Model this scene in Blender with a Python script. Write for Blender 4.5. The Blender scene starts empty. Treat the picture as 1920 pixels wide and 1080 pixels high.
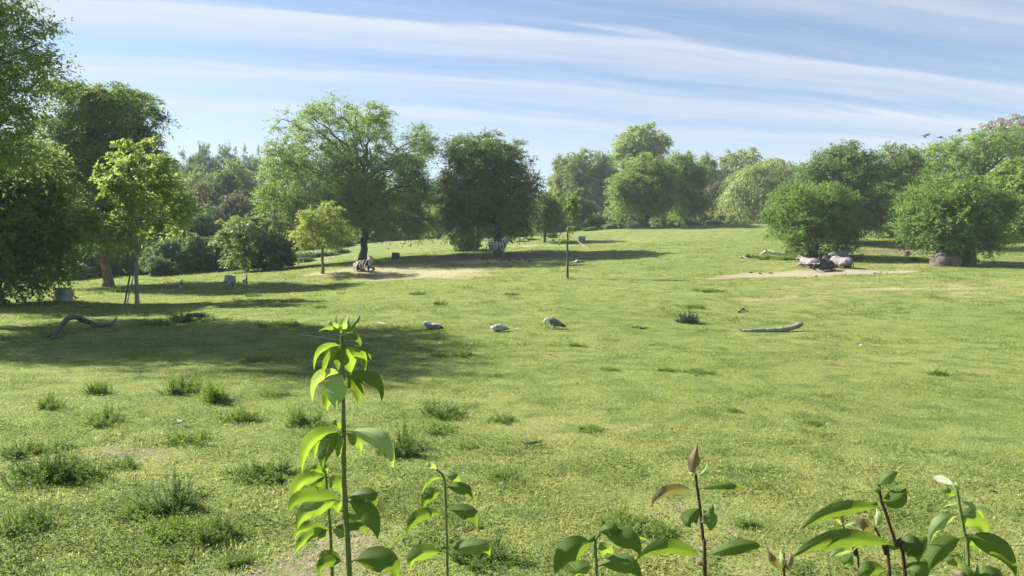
import bpy, math, random
import numpy as np
from mathutils import Vector
R = math.radians
S = bpy.context.scene
C = S.collection
RNG = np.random.default_rng(7)

# ---------------------------------------------------------------- camera, sky, sun, exposure
CAM_Z, F, HORIZON = 2.1, 1386.7, 482.0
PITCH = math.atan((540.0 - HORIZON) / F)
cam_d = bpy.data.cameras.new('camera'); cam_d.sensor_width = 36.0; cam_d.lens = 26.0
cam_d.clip_start = 0.05; cam_d.clip_end = 4000.0
cam = bpy.data.objects.new('camera', cam_d); C.objects.link(cam)
cam.location = (0, 0, CAM_Z); cam.rotation_euler = (math.pi / 2 - PITCH, 0, 0)
S.camera = cam

SUN_EL = R(36.0)
SUN_DIR = Vector((-0.90 * math.cos(SUN_EL), 0.436 * math.cos(SUN_EL), math.sin(SUN_EL))).normalized()
sun_d = bpy.data.lights.new('sun', 'SUN'); sun_d.energy = 4.6; sun_d.angle = R(0.5); sun_d.color = (1.0, 0.955, 0.88)
sun = bpy.data.objects.new('sun', sun_d); C.objects.link(sun)
sun.rotation_euler = (-SUN_DIR).to_track_quat('-Z', 'Y').to_euler()

S.view_settings.view_transform = 'Standard'; S.view_settings.look = 'None'
S.view_settings.exposure = 1.74; S.view_settings.gamma = 1.0
S.render.engine = 'CYCLES'
cy = S.cycles
cy.max_bounces = 8; cy.diffuse_bounces = 5; cy.glossy_bounces = 2; cy.transmission_bounces = 5
cy.transparent_max_bounces = 4; cy.volume_bounces = 0
cy.use_adaptive_sampling = True; cy.adaptive_threshold = 0.015; cy.use_denoising = True
cy.sample_clamp_indirect = 4.0
cy.caustics_reflective = False; cy.caustics_refractive = False

W = bpy.data.worlds.new("World"); S.world = W; W.use_nodes = True

class NT:
    """small helper to write node trees"""
    def __init__(s, tree):
        s.t = tree; s.n = tree.nodes; s.l = tree.links
    def new(s, kind, **kw):
        nd = s.n.new(kind)
        for k, v in kw.items(): setattr(nd, k, v)
        return nd
    def put(s, sock, v):
        if isinstance(v, bpy.types.NodeSocket): s.l.new(v, sock)
        elif v is not None:
            if hasattr(sock.default_value, '__len__') and not hasattr(v, '__len__'): v = (v,) * len(sock.default_value)
            if hasattr(sock.default_value, '__len__') and len(sock.default_value) == 4 and len(v) == 3: v = (*v, 1.0)
            sock.default_value = v
    def math(s, op, a, b=None, c=None, clamp=False):
        nd = s.new('ShaderNodeMath', operation=op, use_clamp=clamp)
        s.put(nd.inputs[0], a)
        if b is not None: s.put(nd.inputs[1], b)
        if c is not None: s.put(nd.inputs[2], c)
        return nd.outputs[0]
    def mix(s, f, a, b, blend='MIX'):
        nd = s.new('ShaderNodeMix', data_type='RGBA', blend_type=blend)
        s.put(nd.inputs[0], f); s.put(nd.inputs[6], a); s.put(nd.inputs[7], b)
        return nd.outputs[2]
    def noise(s, vec, scale, detail=4.0, rough=0.55, dist=0.0):
        nd = s.new('ShaderNodeTexNoise')
        if vec is not None: s.l.new(vec, nd.inputs['Vector'])
        nd.inputs['Scale'].default_value = scale; nd.inputs['Detail'].default_value = detail
        nd.inputs['Roughness'].default_value = rough; nd.inputs['Distortion'].default_value = dist
        return nd.outputs['Fac']
    def ramp(s, f, stops):
        nd = s.new('ShaderNodeValToRGB'); s.put(nd.inputs[0], f)
        e = nd.color_ramp.elements
        while len(e) < len(stops): e.new(0.5)
        for i, (p, c) in enumerate(stops):
            e[i].position = p; e[i].color = (*c, 1.0) if hasattr(c, '__len__') else (c, c, c, 1.0)
        return nd.outputs[0]
    def smooth(s, v, a, b):
        nd = s.new('ShaderNodeMapRange', interpolation_type='SMOOTHSTEP')
        s.put(nd.inputs[0], v); nd.inputs[1].default_value = a; nd.inputs[2].default_value = b
        return nd.outputs[0]
    def attr(s, name):
        return s.new('ShaderNodeAttribute', attribute_name=name)
    def mapping(s, vec, scale=(1, 1, 1), rot=(0, 0, 0), loc=(0, 0, 0)):
        nd = s.new('ShaderNodeMapping'); s.l.new(vec, nd.inputs[0])
        nd.inputs['Location'].default_value = loc; nd.inputs['Rotation'].default_value = rot; nd.inputs['Scale'].default_value = scale
        return nd.outputs[0]

def build_sky():
    t = NT(W.node_tree); t.n.clear()
    sky = t.new('ShaderNodeTexSky', sky_type='NISHITA')
    sky.sun_disc = False; sky.sun_elevation = SUN_EL
    sky.sun_rotation = math.atan2(SUN_DIR.x, SUN_DIR.y) % (2 * math.pi)
    sky.altitude = 50; sky.air_density = 1.0; sky.dust_density = 0.2; sky.ozone_density = 3.0
    tc = t.new('ShaderNodeTexCoord'); sep = t.new('ShaderNodeSeparateXYZ'); t.l.new(tc.outputs['Generated'], sep.inputs[0])
    z = t.math('MAXIMUM', sep.outputs[2], 0.0)
    h = t.math('ADD', z, 0.10)
    comb = t.new('ShaderNodeCombineXYZ')
    t.l.new(t.math('DIVIDE', sep.outputs[0], h), comb.inputs[0]); t.l.new(t.math('DIVIDE', sep.outputs[1], h), comb.inputs[1])
    p = comb.outputs[0]                                             # a point on a high flat cloud layer
    warp = t.new('ShaderNodeTexNoise'); t.l.new(p, warp.inputs['Vector']); warp.inputs['Scale'].default_value = 0.5; warp.inputs['Detail'].default_value = 2
    wv = t.new('ShaderNodeVectorMath', operation='MULTIPLY_ADD'); t.l.new(warp.outputs['Color'], wv.inputs[0])
    wv.inputs[1].default_value = (0.35, 0.35, 0); t.l.new(p, wv.inputs[2])
    def streak(rot, sx, sy, scale, loc):
        return t.noise(t.mapping(t.mapping(wv.outputs[0], (1, 1, 1), (0, 0, R(rot))), (sx, sy, 1), (0, 0, 0), loc), scale, 5, 0.55, 0.2)
    # long cirrus bands lying across the cloud layer, bent a little to the east, broken up by fine streaks
    sw = t.new('ShaderNodeSeparateXYZ'); t.l.new(p, sw.inputs[0])
    low = t.noise(p, 0.55, 3, 0.5)
    v = t.math('ADD', t.math('MULTIPLY', sw.outputs[0], -0.242), t.math('MULTIPLY', sw.outputs[1], 0.970))
    v = t.math('ADD', v, t.math('MULTIPLY', t.math('POWER', t.math('MAXIMUM', sw.outputs[0], 0.0), 1.5), 0.075))
    fine = streak(-14, 0.7, 8.0, 1.0, (2.4, 6.3, 0)); wisp = streak(-20, 1.6, 16.0, 1.0, (4.1, 2.2, 0)); mid = streak(-10, 0.30, 2.6, 1.0, (7.4, 0.3, 0))
    v = t.math('ADD', v, t.math('MULTIPLY', t.math('SUBTRACT', low, 0.5), 0.42))
    v = t.math('ADD', v, t.math('MULTIPLY', t.math('SUBTRACT', fine, 0.5), 0.34))
    v = t.math('ADD', v, t.math('MULTIPLY', t.math('SUBTRACT', wisp, 0.5), 0.16))
    band = t.ramp(t.math('DIVIDE', t.math('SUBTRACT', v, 1.4), 2.6, clamp=True),
                  [(0.0, 0.25), (0.12, 0.30), (0.22, 0.55), (0.29, 0.08), (0.36, 0.14), (0.40, 0.95), (0.465, 0.62), (0.515, 0.04), (0.555, 0.28), (0.60, 0.92), (0.65, 0.55), (0.70, 0.15), (0.755, 0.75), (0.82, 0.35), (1.0, 0.5)])
    cov = t.math('MULTIPLY', band, t.math('MULTIPLY_ADD', t.smooth(mid, 0.3, 0.7), 0.50, 0.60))
    cov = t.math('ADD', cov, t.math('MULTIPLY', t.smooth(wisp, 0.42, 0.72), 0.14), clamp=True)
    near = t.smooth(z, 0.22, 0.0)                                   # towards the horizon one looks through more of the layer
    cov = t.math('MULTIPLY_ADD', near, 0.22, cov, clamp=True)
    cov = t.math('MULTIPLY', cov, 0.88)
    col = t.mix(cov, t.mix(1.0, sky.outputs[0], (1.03, 0.985, 0.98), 'MULTIPLY'), (5.0, 5.4, 5.95))
    bg = t.new('ShaderNodeBackground'); t.l.new(col, bg.inputs[0]); bg.inputs[1].default_value = 0.047
    out = t.new('ShaderNodeOutputWorld'); t.l.new(bg.outputs[0], out.inputs[0])
build_sky()

# ---------------------------------------------------------------- picture points to places
def at(px, py, d):
    """the place seen at a photo pixel, d metres forward"""
    u = (px - 960.0) / F; v = (540.0 - py) / F
    c, s = math.cos(PITCH), math.sin(PITCH)
    dy = c + v * s; dz = -s + v * c
    k = d / dy
    return np.array([u * k, d, CAM_Z + dz * k])

# ---------------------------------------------------------------- terrain
_CP = [(119,565,34),(255,570,33),(203,538,50),(0,545,46),(430,530,50),(330,543,46),(460,541,47),(605,513,52),(680,509,53),(742,487,60),
       (937,483,60),(1065,523,42),(1082,498,52),(1091,455,78),(860,465,75),(1030,441,90),(1212,427,95),(1330,422,100),(1440,419,95),
       (1610,430,85),(1540,513,42),(1500,533,36),(1783,500,43),(1880,472,58),(1920,440,75),(1640,470,58),(1430,476,55),(1445,618,22),
       (1900,560,28),(1300,602,23),(60,533,58),(430,508,70),(560,497,72),(700,455,100),(820,448,105),(400,492,90),(100,522,80),(1280,470,60),
       (1280,520,42),(1700,540,33),(-200,545,50),(-300,530,80),(2200,450,70),(2200,540,30),(850,560,30),(600,560,32)]
_P = [at(*c) for c in _CP]
for x in (-26, -13, 0, 13, 26):
    for y in (-14, 0, 9, 17): _P.append(np.array([x, y, 0.0]))
for x, z in ((-260, -1), (-120, 0), (-60, 1), (0, 4.8), (60, 6.0), (130, 6.0), (300, 5)):
    for y in (170, 300): _P.append(np.array([x, y, z]))
for x in (-120, 120):
    for y in (0, 60): _P.append(np.array([x, y, 0.0 if x < 0 else y * 0.04]))
_P = np.array(_P)
def _phi(d2): return np.sqrt(d2 + 16.0)
_D2 = ((_P[:, None, :2] - _P[None, :, :2]) ** 2).sum(-1)
_A = _phi(_D2); n_ = len(_P)
_M = np.zeros((n_ + 1, n_ + 1)); _M[:n_, :n_] = _A - 0.15 * np.eye(n_); _M[:n_, n_] = 1; _M[n_, :n_] = 1
_Wt = np.linalg.solve(_M, np.append(_P[:, 2], 0.0))

def vnoise(x, y, scale, seed=0):
    """smooth value noise in the ground plane, 0..1"""
    x = np.asarray(x, float) / scale; y = np.asarray(y, float) / scale
    xi = np.floor(x).astype(np.int64); yi = np.floor(y).astype(np.int64)
    fx = x - xi; fy = y - yi; fx = fx * fx * (3 - 2 * fx); fy = fy * fy * (3 - 2 * fy)
    def h(a, b):
        v = np.sin(a * 127.1 + b * 311.7 + seed * 74.7) * 43758.5453
        return v - np.floor(v)
    return (h(xi, yi) * (1 - fx) + h(xi + 1, yi) * fx) * (1 - fy) + (h(xi, yi + 1) * (1 - fx) + h(xi + 1, yi + 1) * fx) * fy

def ground(x, y):
    x = np.atleast_1d(np.asarray(x, float)); y = np.atleast_1d(np.asarray(y, float))
    out = np.empty(x.size); xf = x.ravel(); yf = y.ravel()
    for i in range(0, xf.size, 40000):
        a = xf[i:i + 40000, None]; b = yf[i:i + 40000, None]
        cx = np.clip(a, -300, 300); cyy = np.clip(b, -20, 300)
        out[i:i + 40000] = _phi((cx - _P[None, :, 0]) ** 2 + (cyy - _P[None, :, 1]) ** 2) @ _Wt[:n_] + _Wt[n_]
    z = out.reshape(x.shape)
    near = np.clip((26 - np.hypot(x, y)) / 8, 0, 1)
    z = z * (1 - near) + np.clip(z, -0.08, 0.08) * near
    return z + 0.07 * (vnoise(x, y, 3.1, 1) - 0.5) + 0.035 * (vnoise(x, y, 0.9, 2) - 0.5)
def gz(x, y): return float(ground(x, y)[0])
def spot(px, d):
    """the place on the ground under picture column px, d metres forward"""
    x = (px - 960.0) / F * d / math.cos(PITCH)
    return np.array([x, d, gz(x, d)])
def gpix(px, py):
    """the place where the ground shows at a photo pixel"""
    ds = np.concatenate([np.linspace(3.5, 40, 500), np.linspace(40.2, 160, 600)])
    pts = np.array([at(px, py, d) for d in ds])
    below = pts[:, 2] < ground(pts[:, 0], pts[:, 1])
    i = int(np.argmax(below)) if below.any() else len(ds) - 1
    p = pts[i]; p[2] = gz(p[0], p[1]); return p

def bare(x, y):
    """0..1: how worn the turf is, (straw and sand, dark trodden soil)"""
    def el(cx, cy, rx, ry, a=0.0):
        dx = x - cx; dy = y - cy; ca, sa = math.cos(a), math.sin(a)
        return np.clip(1.25 - np.hypot((dx * ca + dy * sa) / rx, (-dx * sa + dy * ca) / ry), 0, 1) / 1.0
    n = vnoise(x, y, 2.3, 5) * 0.6 + vnoise(x, y, 0.7, 6) * 0.4
    n2 = vnoise(x, y, 1.5, 31) * 0.45 + vnoise(x, y, 0.5, 32) * 0.35 + vnoise(x, y * 2.5, 0.9, 33) * 0.2
    sand = np.zeros_like(x)
    for (px, d, rx, ry, a) in ((1525, 42.0, 5.6, 2.3, 0.0), (1410, 41.6, 3.0, 1.3, 0), (1640, 41.2, 3.0, 1.2, 0), (1350, 40.5, 2.0, .5, 0)):
        c = ((px - 960) / F * d, d); sand = np.maximum(sand, 1.35 * np.clip(1.2 - np.hypot((x - c[0]) / rx, (y - c[1]) / ry), 0, 1))
    straw = np.zeros_like(x)
    for (px, d, rx, ry, w) in ((700, 53, 6.5, 4.2, 1.15), (800, 50, 8.0, 5.0, 1.1), (720, 48, 4, 3.5, .9), (860, 47, 5, 3, .8), (610, 52, 3.6, 1.6, 0.85), (900, 48, 4.5, 2.2, 0.7), (1200, 41, 5, 1.1, .6), (930, 57, 9, 4, 0.9), (1150, 62, 7, 3, 0.45),
                            (1010, 74, 9, 5, 0.7), (1700, 45, 5, 3, 0.75), (1850, 44.5, 7, 3.4, 0.75), (1880, 56, 5, 3, 0.6), (1560, 36, 8, 3.4, 0.72),
                            (1500, 30, 8, 3.5, 0.66), (1750, 33, 8, 4, 0.74), (1300, 38, 6, 2, .66), (1880, 30, 5, 4, .68), (1090, 43, 4, 1.2, 0.55), (1420, 56, 3, 2, .5), (690, 9.0, 2.0, 1.2, .25), (240, 33, 2.2, .8, .5)):
        c = ((px - 960) / F * d, d); straw = np.maximum(straw, el(c[0], c[1], rx, ry) * w)
    soil = np.zeros_like(x)
    for (px, d, rx, ry, w) in ((980, 60.5, 12, 4.5, 1.0), (850, 58, 7, 3, 0.8), (1680, 57, 6, 3.5, 1.0), (1880, 46, 6, 2.5, 0.8)):
        c = ((px - 960) / F * d, d); soil = np.maximum(soil, el(c[0], c[1], rx, ry) * w)
    sand = np.clip((sand - (1 - n2) * 0.85) * 2.2, 0, 1)
    n3 = vnoise(x, y * 2.2, 0.8, 51) * .5 + vnoise(x, y * 1.6, 2.6, 52) * .5
    straw = np.clip((straw * 1.2 - (1 - n2) * 0.6 - (1 - n3) * 0.55) * 1.35, 0, 1)
    soil = np.clip(soil * 1.3 - (1 - n) * 0.7, 0, 1)
    nearp = np.clip((vnoise(x, y, 1.3, 11) * .6 + vnoise(x, y, .4, 12) * .4 - 0.56) * 4.0, 0, 1) * np.clip((16 - y) / 9, 0, 1) * np.clip(0.75 - x * 0.06, 0.25, 1)
    straw = np.maximum(straw, nearp * 0.4); soil = np.maximum(soil, nearp * 0.65)
    return sand, straw, soil

# ---------------------------------------------------------------- mesh helpers
class MB:
    """collects vertices and faces of any size and links them as ONE mesh object"""
    def __init__(s): s.v = []; s.f = []; s.nv = 0; s.fa = {}; s.va = {}
    def add(s, v, f, fa=None, va=None):
        v = np.asarray(v, np.float32).reshape(-1, 3); f = np.asarray(f, np.int64)
        if len(f) == 0: return
        s.v.append(v); s.f.append(f + s.nv); s.nv += len(v)
        for k, a in (fa or {}).items(): s.fa.setdefault(k, []).append(np.broadcast_to(np.asarray(a, np.float32), (len(f),)))
        for k, a in (va or {}).items(): s.va.setdefault(k, []).append(np.broadcast_to(np.asarray(a, np.float32), (len(v),)))
    def mesh(s, name, smooth=True):
        me = bpy.data.meshes.new(name)
        v = np.concatenate(s.v); me.vertices.add(len(v)); me.vertices.foreach_set('co', v.ravel())
        tot = np.concatenate([np.full(len(f), f.shape[1]) for f in s.f]); idx = np.concatenate([f.ravel() for f in s.f])
        me.loops.add(len(idx)); me.loops.foreach_set('vertex_index', idx.astype(np.int32))
        me.polygons.add(len(tot)); st = np.concatenate([[0], np.cumsum(tot)[:-1]])
        me.polygons.foreach_set('loop_start', st.astype(np.int32))
        me.polygons.foreach_set('use_smooth', np.full(len(tot), bool(smooth)))
        me.update(calc_edges=True); me.validate()
        for k, a in s.fa.items():
            a = np.concatenate(a)
            if len(a) == len(me.polygons): me.attributes.new(k, 'FLOAT', 'FACE').data.foreach_set('value', a)
        for k, a in s.va.items():
            a = np.concatenate(a)
            if len(a) == len(me.vertices): me.attributes.new(k, 'FLOAT', 'POINT').data.foreach_set('value', a)
        return me
    def build(s, name, mat, parent=None, smooth=True, loc=None):
        o = bpy.data.objects.new(name, s.mesh(name, smooth)); C.objects.link(o)
        if mat: o.data.materials.append(mat)
        if parent is not None: o.parent = parent
        if loc is not None: o.location = loc
        return o

def tube(path, rad, n=8, cap=True):
    """tapered tube along a path; rad: one or (across, up) per point"""
    P = np.asarray(path, float); k = len(P)
    r = np.asarray(rad, float)
    if r.ndim == 1: r = np.stack([r, r], 1)
    T = np.gradient(P, axis=0); T /= np.linalg.norm(T, axis=1, keepdims=True) + 1e-9
    up = np.array([0, 0, 1.0]) if abs(T[:, 2].mean()) < 0.85 else np.array([1.0, 0, 0])
    A = np.cross(T, up); A /= np.linalg.norm(A, axis=1, keepdims=True) + 1e-9
    B = np.cross(A, T)
    th = np.linspace(0, 2 * math.pi, n, endpoint=False)
    ring = P[:, None] + np.cos(th)[None, :, None] * A[:, None] * r[:, 0, None, None] + np.sin(th)[None, :, None] * B[:, None] * r[:, 1, None, None]
    v = ring.reshape(-1, 3)
    i = np.arange(k - 1)[:, None] * n; j = np.arange(n)[None, :]; j2 = (j + 1) % n
    f = np.stack([i + j, i + j2, i + n + j2, i + n + j], -1).reshape(-1, 4)
    out = [(v, f)]
    if cap:
        for e, s in ((0, 1), (k - 1, -1)):
            vv = np.concatenate([ring[e], P[e:e + 1]]); a = np.arange(n); b = (a + 1) % n
            ff = np.stack([b, a, np.full(n, n)], -1) if s > 0 else np.stack([a, b, np.full(n, n)], -1)
            out.append((vv, ff))
    return out
def add_tube(mb, path, rad, n=8, cap=True):
    for v, f in tube(path, rad, n, cap): mb.add(v, f)
def curve(pts, m=10):
    """Catmull-Rom through pts"""
    P = np.asarray(pts, float)
    if len(P) == 2: return P[0] + (P[1] - P[0]) * np.linspace(0, 1, m + 1)[:, None]
    E = np.concatenate([[2 * P[0] - P[1]], P, [2 * P[-1] - P[-2]]]); out = []
    for i in range(len(P) - 1):
        a, b, c, d = E[i:i + 4]; t = np.linspace(0, 1, m, endpoint=False)[:, None]
        out.append(0.5 * (2 * b + (c - a) * t + (2 * a - 5 * b + 4 * c - d) * t ** 2 + (3 * b - a - 3 * c + d) * t ** 3))
    return np.concatenate(out + [P[-1:]])
def lathe(mb, prof, n=28, ctr=(0, 0, 0)):
    p = np.asarray(prof, float); k = len(p); th = np.linspace(0, 2 * math.pi, n, endpoint=False)
    v = np.stack([p[:, 0, None] * np.cos(th), p[:, 0, None] * np.sin(th), np.broadcast_to(p[:, 1, None], (k, n))], -1).reshape(-1, 3) + np.asarray(ctr)
    i = np.arange(k - 1)[:, None] * n; j = np.arange(n)[None, :]; j2 = (j + 1) % n
    mb.add(v, np.stack([i + j, i + j2, i + n + j2, i + n + j], -1).reshape(-1, 4))

def thing(name, label, cat, loc=(0, 0, 0), rz=0.0, group=None, scale=None):
    o = bpy.data.objects.new(name, None); C.objects.link(o); o.empty_display_size = 0.2
    o.location = loc; o.rotation_euler = (0, 0, rz)
    if scale is not None: o.scale = scale if hasattr(scale, '__len__') else (scale,) * 3
    return tag(o, label, cat, group)
def tag(o, label=None, cat=None, group=None, kind=None):
    if label: o['label'] = label
    if cat: o['category'] = cat
    if group: o['group'] = group
    if kind: o['kind'] = kind
    return o
def copy_tree(o, parent=None):
    c = o.copy(); C.objects.link(c)
    if parent is not None: c.parent = parent
    for ch in o.children: copy_tree(ch, c)
    return c

# ---------------------------------------------------------------- materials
def new_mat(name):
    m = bpy.data.materials.new(name); m.use_nodes = True
    t = NT(m.node_tree); t.n.clear()
    return m, t
def finish(t, shader, disp=None):
    o = t.new('ShaderNodeOutputMaterial'); t.l.new(shader, o.inputs[0])
def principled(t, col, rough=0.8, spec=0.3, normal=None, metal=0.0):
    p = t.new('ShaderNodeBsdfPrincipled'); t.put(p.inputs['Base Color'], col); t.put(p.inputs['Roughness'], rough)
    t.put(p.inputs['Specular IOR Level'], spec); t.put(p.inputs['Metallic'], metal)
    if normal is not None: t.l.new(normal, p.inputs['Normal'])
    return p.outputs[0]
def bump(t, h, strength=0.4, dist=0.02):
    b = t.new('ShaderNodeBump'); t.l.new(h, b.inputs['Height']); b.inputs['Strength'].default_value = strength; b.inputs['Distance'].default_value = dist
    return b.outputs[0]

def leaf_mat(name, a, b, trans, tw=0.44, rough=0.55, spec=0.18):
    """leaf: colour runs from a to b from leaf to leaf and clump to clump; light shines through"""
    m, t = new_mat(name)
    f = t.attr('tint').outputs['Fac']
    oi = t.new('ShaderNodeObjectInfo').outputs['Random']
    col = t.mix(f, a, b)
    val = t.math('MULTIPLY_ADD', oi, 0.3, 0.85)
    col = t.mix(1.0, col, val, 'MULTIPLY')
    tcol = t.mix(1.0, t.mix(f, tuple(0.8 * c for c in trans), trans), val, 'MULTIPLY')
    p = principled(t, col, rough, spec)
    tr = t.new('ShaderNodeBsdfTranslucent'); t.put(tr.inputs[0], tcol)
    mx = t.new('ShaderNodeMixShader'); mx.inputs[0].default_value = tw
    t.l.new(p, mx.inputs[1]); t.l.new(tr.outputs[0], mx.inputs[2])
    finish(t, mx.outputs[0]); return m

def bark_mat(name, a, b, scale=6.0):
    m, t = new_mat(name)
    g = t.new('ShaderNodeTexCoord').outputs['Object']
    n = t.noise(t.mapping(g, (1, 1, 0.22)), scale * 2, 6, 0.7)
    n2 = t.noise(g, scale * 0.3, 3)
    col = t.mix(t.smooth(n, 0.3, 0.7), a, b)
    col = t.mix(t.math('MULTIPLY', n2, 0.5), col, tuple(0.6 * c for c in b))
    finish(t, principled(t, col, 0.9, 0.15, bump(t, n, 0.8, 0.04))); return m

M = {}
M['bark'] = bark_mat('bark', (0.05, 0.042, 0.034), (0.14, 0.115, 0.09))
M['bark_warm'] = bark_mat('bark_warm', (0.10, 0.075, 0.05), (0.30, 0.22, 0.15))
M['bark_grey'] = bark_mat('bark_grey', (0.13, 0.12, 0.105), (0.32, 0.29, 0.25))
M['dead_wood'] = bark_mat('dead_wood', (0.16, 0.14, 0.12), (0.42, 0.38, 0.33), 9)
M['dark_wood'] = bark_mat('dark_wood', (0.055, 0.046, 0.038), (0.17, 0.145, 0.12), 9)
M['pale_wood'] = bark_mat('pale_wood', (0.35, 0.31, 0.25), (0.62, 0.57, 0.48), 9)
L_ = lambda *a, **k: leaf_mat(*a, **k)
M['lf_locust'] = L_('leaf_locust', (0.083, 0.144, 0.041), (0.198, 0.284, 0.086), (0.307, 0.441, 0.085))
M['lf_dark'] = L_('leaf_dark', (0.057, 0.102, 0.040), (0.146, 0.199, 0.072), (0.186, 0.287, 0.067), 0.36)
M['lf_mid'] = L_('leaf_mid', (0.094, 0.153, 0.047), (0.224, 0.295, 0.091), (0.339, 0.441, 0.100))
M['lf_maple'] = L_('leaf_maple', (0.15, 0.22, 0.05), (0.30, 0.38, 0.13), (0.42, 0.54, 0.10), 0.5)
M['lf_yellow'] = L_('leaf_yellow', (0.16, 0.20, 0.05), (0.29, 0.32, 0.09), (0.36, 0.42, 0.07), 0.45)
M['lf_bush'] = L_('leaf_bush', (0.085, 0.145, 0.04), (0.19, 0.265, 0.075), (0.22, 0.34, 0.06))
M['lf_pale'] = L_('leaf_pale', (0.191, 0.248, 0.079), (0.382, 0.425, 0.150), (0.306, 0.354, 0.088), 0.34)
M['lf_willow'] = L_('leaf_willow', (0.211, 0.265, 0.079), (0.362, 0.416, 0.142), (0.324, 0.371, 0.088), 0.36)
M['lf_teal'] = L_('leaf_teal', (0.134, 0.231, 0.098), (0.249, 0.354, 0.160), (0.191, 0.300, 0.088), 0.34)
M['lf_blossom'] = L_('leaf_blossom', (0.34, 0.31, 0.27), (0.52, 0.48, 0.43), (0.3, 0.28, 0.24), 0.3)
M['lf_brown'] = L_('leaf_brown', (0.095, 0.102, 0.044), (0.214, 0.198, 0.088), (0.225, 0.230, 0.068), 0.3)
M['lf_silver'] = L_('leaf_silver', (0.045, 0.065, 0.04), (0.11, 0.135, 0.09), (0.07, 0.10, 0.045), 0.25)
M['lf_weed'] = L_('leaf_weed', (0.13, 0.20, 0.04), (0.24, 0.325, 0.08), (0.29, 0.41, 0.06), 0.44)
M['lf_cover'] = L_('leaf_cover', (0.11, 0.17, 0.04), (0.19, 0.25, 0.065), (0.24, 0.33, 0.06), 0.4, 0.7, 0.08)
M['lf_walnut'] = L_('leaf_walnut', (0.075, 0.135, 0.035), (0.16, 0.225, 0.06), (0.22, 0.33, 0.05), 0.46)
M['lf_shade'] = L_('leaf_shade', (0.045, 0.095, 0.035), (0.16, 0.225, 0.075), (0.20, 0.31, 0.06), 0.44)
M['lf_weed_dark'] = L_('leaf_weed_dark', (0.085, 0.14, 0.028), (0.17, 0.245, 0.055), (0.20, 0.31, 0.045), 0.42)
# ================================================================ THE SETTING: ground, turf
def ground_mat():
    m, t = new_mat('turf_ground')
    g = t.new('ShaderNodeNewGeometry').outputs['Position']
    n1 = t.noise(g, 0.16, 4, 0.6); n2 = t.noise(g, 1.3, 5, 0.65); n3 = t.noise(g, 9.0, 5, 0.7); n4 = t.noise(g, 45.0, 3, 0.7)
    green = t.mix(t.smooth(n1, 0.35, 0.65), (0.155, 0.19, 0.05), (0.21, 0.23, 0.07))
    green = t.mix(t.smooth(n2, 0.42, 0.68), green, (0.085, 0.125, 0.032))
    green = t.mix(t.smooth(n3, 0.55, 0.75), green, (0.25, 0.235, 0.10))
    straw = t.mix(n3, (0.26, 0.225, 0.13), (0.39, 0.345, 0.21))
    sand = t.mix(n2, (0.235, 0.195, 0.13), (0.345, 0.295, 0.205))
    soil = t.mix(n3, (0.10, 0.078, 0.055), (0.19, 0.15, 0.11))
    brk = t.math('MULTIPLY_ADD', t.math('SUBTRACT', n3, 0.5), 1.1, 0.0)
    def mask(name, lo, hi):
        v = t.math('ADD', t.attr(name).outputs['Fac'], brk)
        return t.math('MULTIPLY', t.smooth(v, lo, hi), t.smooth(t.attr(name).outputs['Fac'], 0.02, 0.2))
    col = t.mix(mask('soil', 0.3, 0.7), green, soil)
    col = t.mix(mask('straw', 0.1, 0.9), col, straw)
    col = t.mix(mask('sand', 0.25, 0.6), col, sand)
    col = t.mix(t.smooth(n4, 0.6, 0.8), col, t.mix(0.5, col, (0.05, 0.045, 0.03)))
    h = t.math('ADD', t.math('MULTIPLY', n3, 0.6), t.math('MULTIPLY', n4, 0.4))
    finish(t, principled(t, col, 0.95, 0.08, bump(t, h, 0.9, 0.05))); return m

def build_ground():
    def axis(lo, hi, step, far_lo, far_hi):
        core = np.arange(lo, hi + step, step); a = [core]
        g = step; x = hi; r = []
        while x < far_hi: g *= 1.13; x += g; r.append(x)
        a.append(np.array(r)); g = step; x = lo; l = []
        while x > far_lo: g *= 1.13; x -= g; l.append(x)
        return np.concatenate([np.array(l)[::-1], core, a[1]])
    xs = axis(-34, 42, 0.34, -850, 850); ys = axis(-4, 82, 0.34, -60, 900)
    X, Y = np.meshgrid(xs, ys); Z = ground(X.ravel(), Y.ravel()); x = X.ravel(); y = Y.ravel()
    sand, straw, soil = bare(x, y)
    nx = len(xs); i = np.arange(len(ys) - 1)[:, None] * nx; j = np.arange(nx - 1)[None]
    f = np.stack([i + j, i + j + 1, i + nx + j + 1, i + nx + j], -1).reshape(-1, 4)
    mb = MB(); mb.add(np.stack([x, y, Z], 1), f, va={'sand': sand, 'straw': straw, 'soil': soil})
    o = mb.build('ground', ground_mat()); tag(o, kind='structure'); return o
build_ground()

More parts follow.
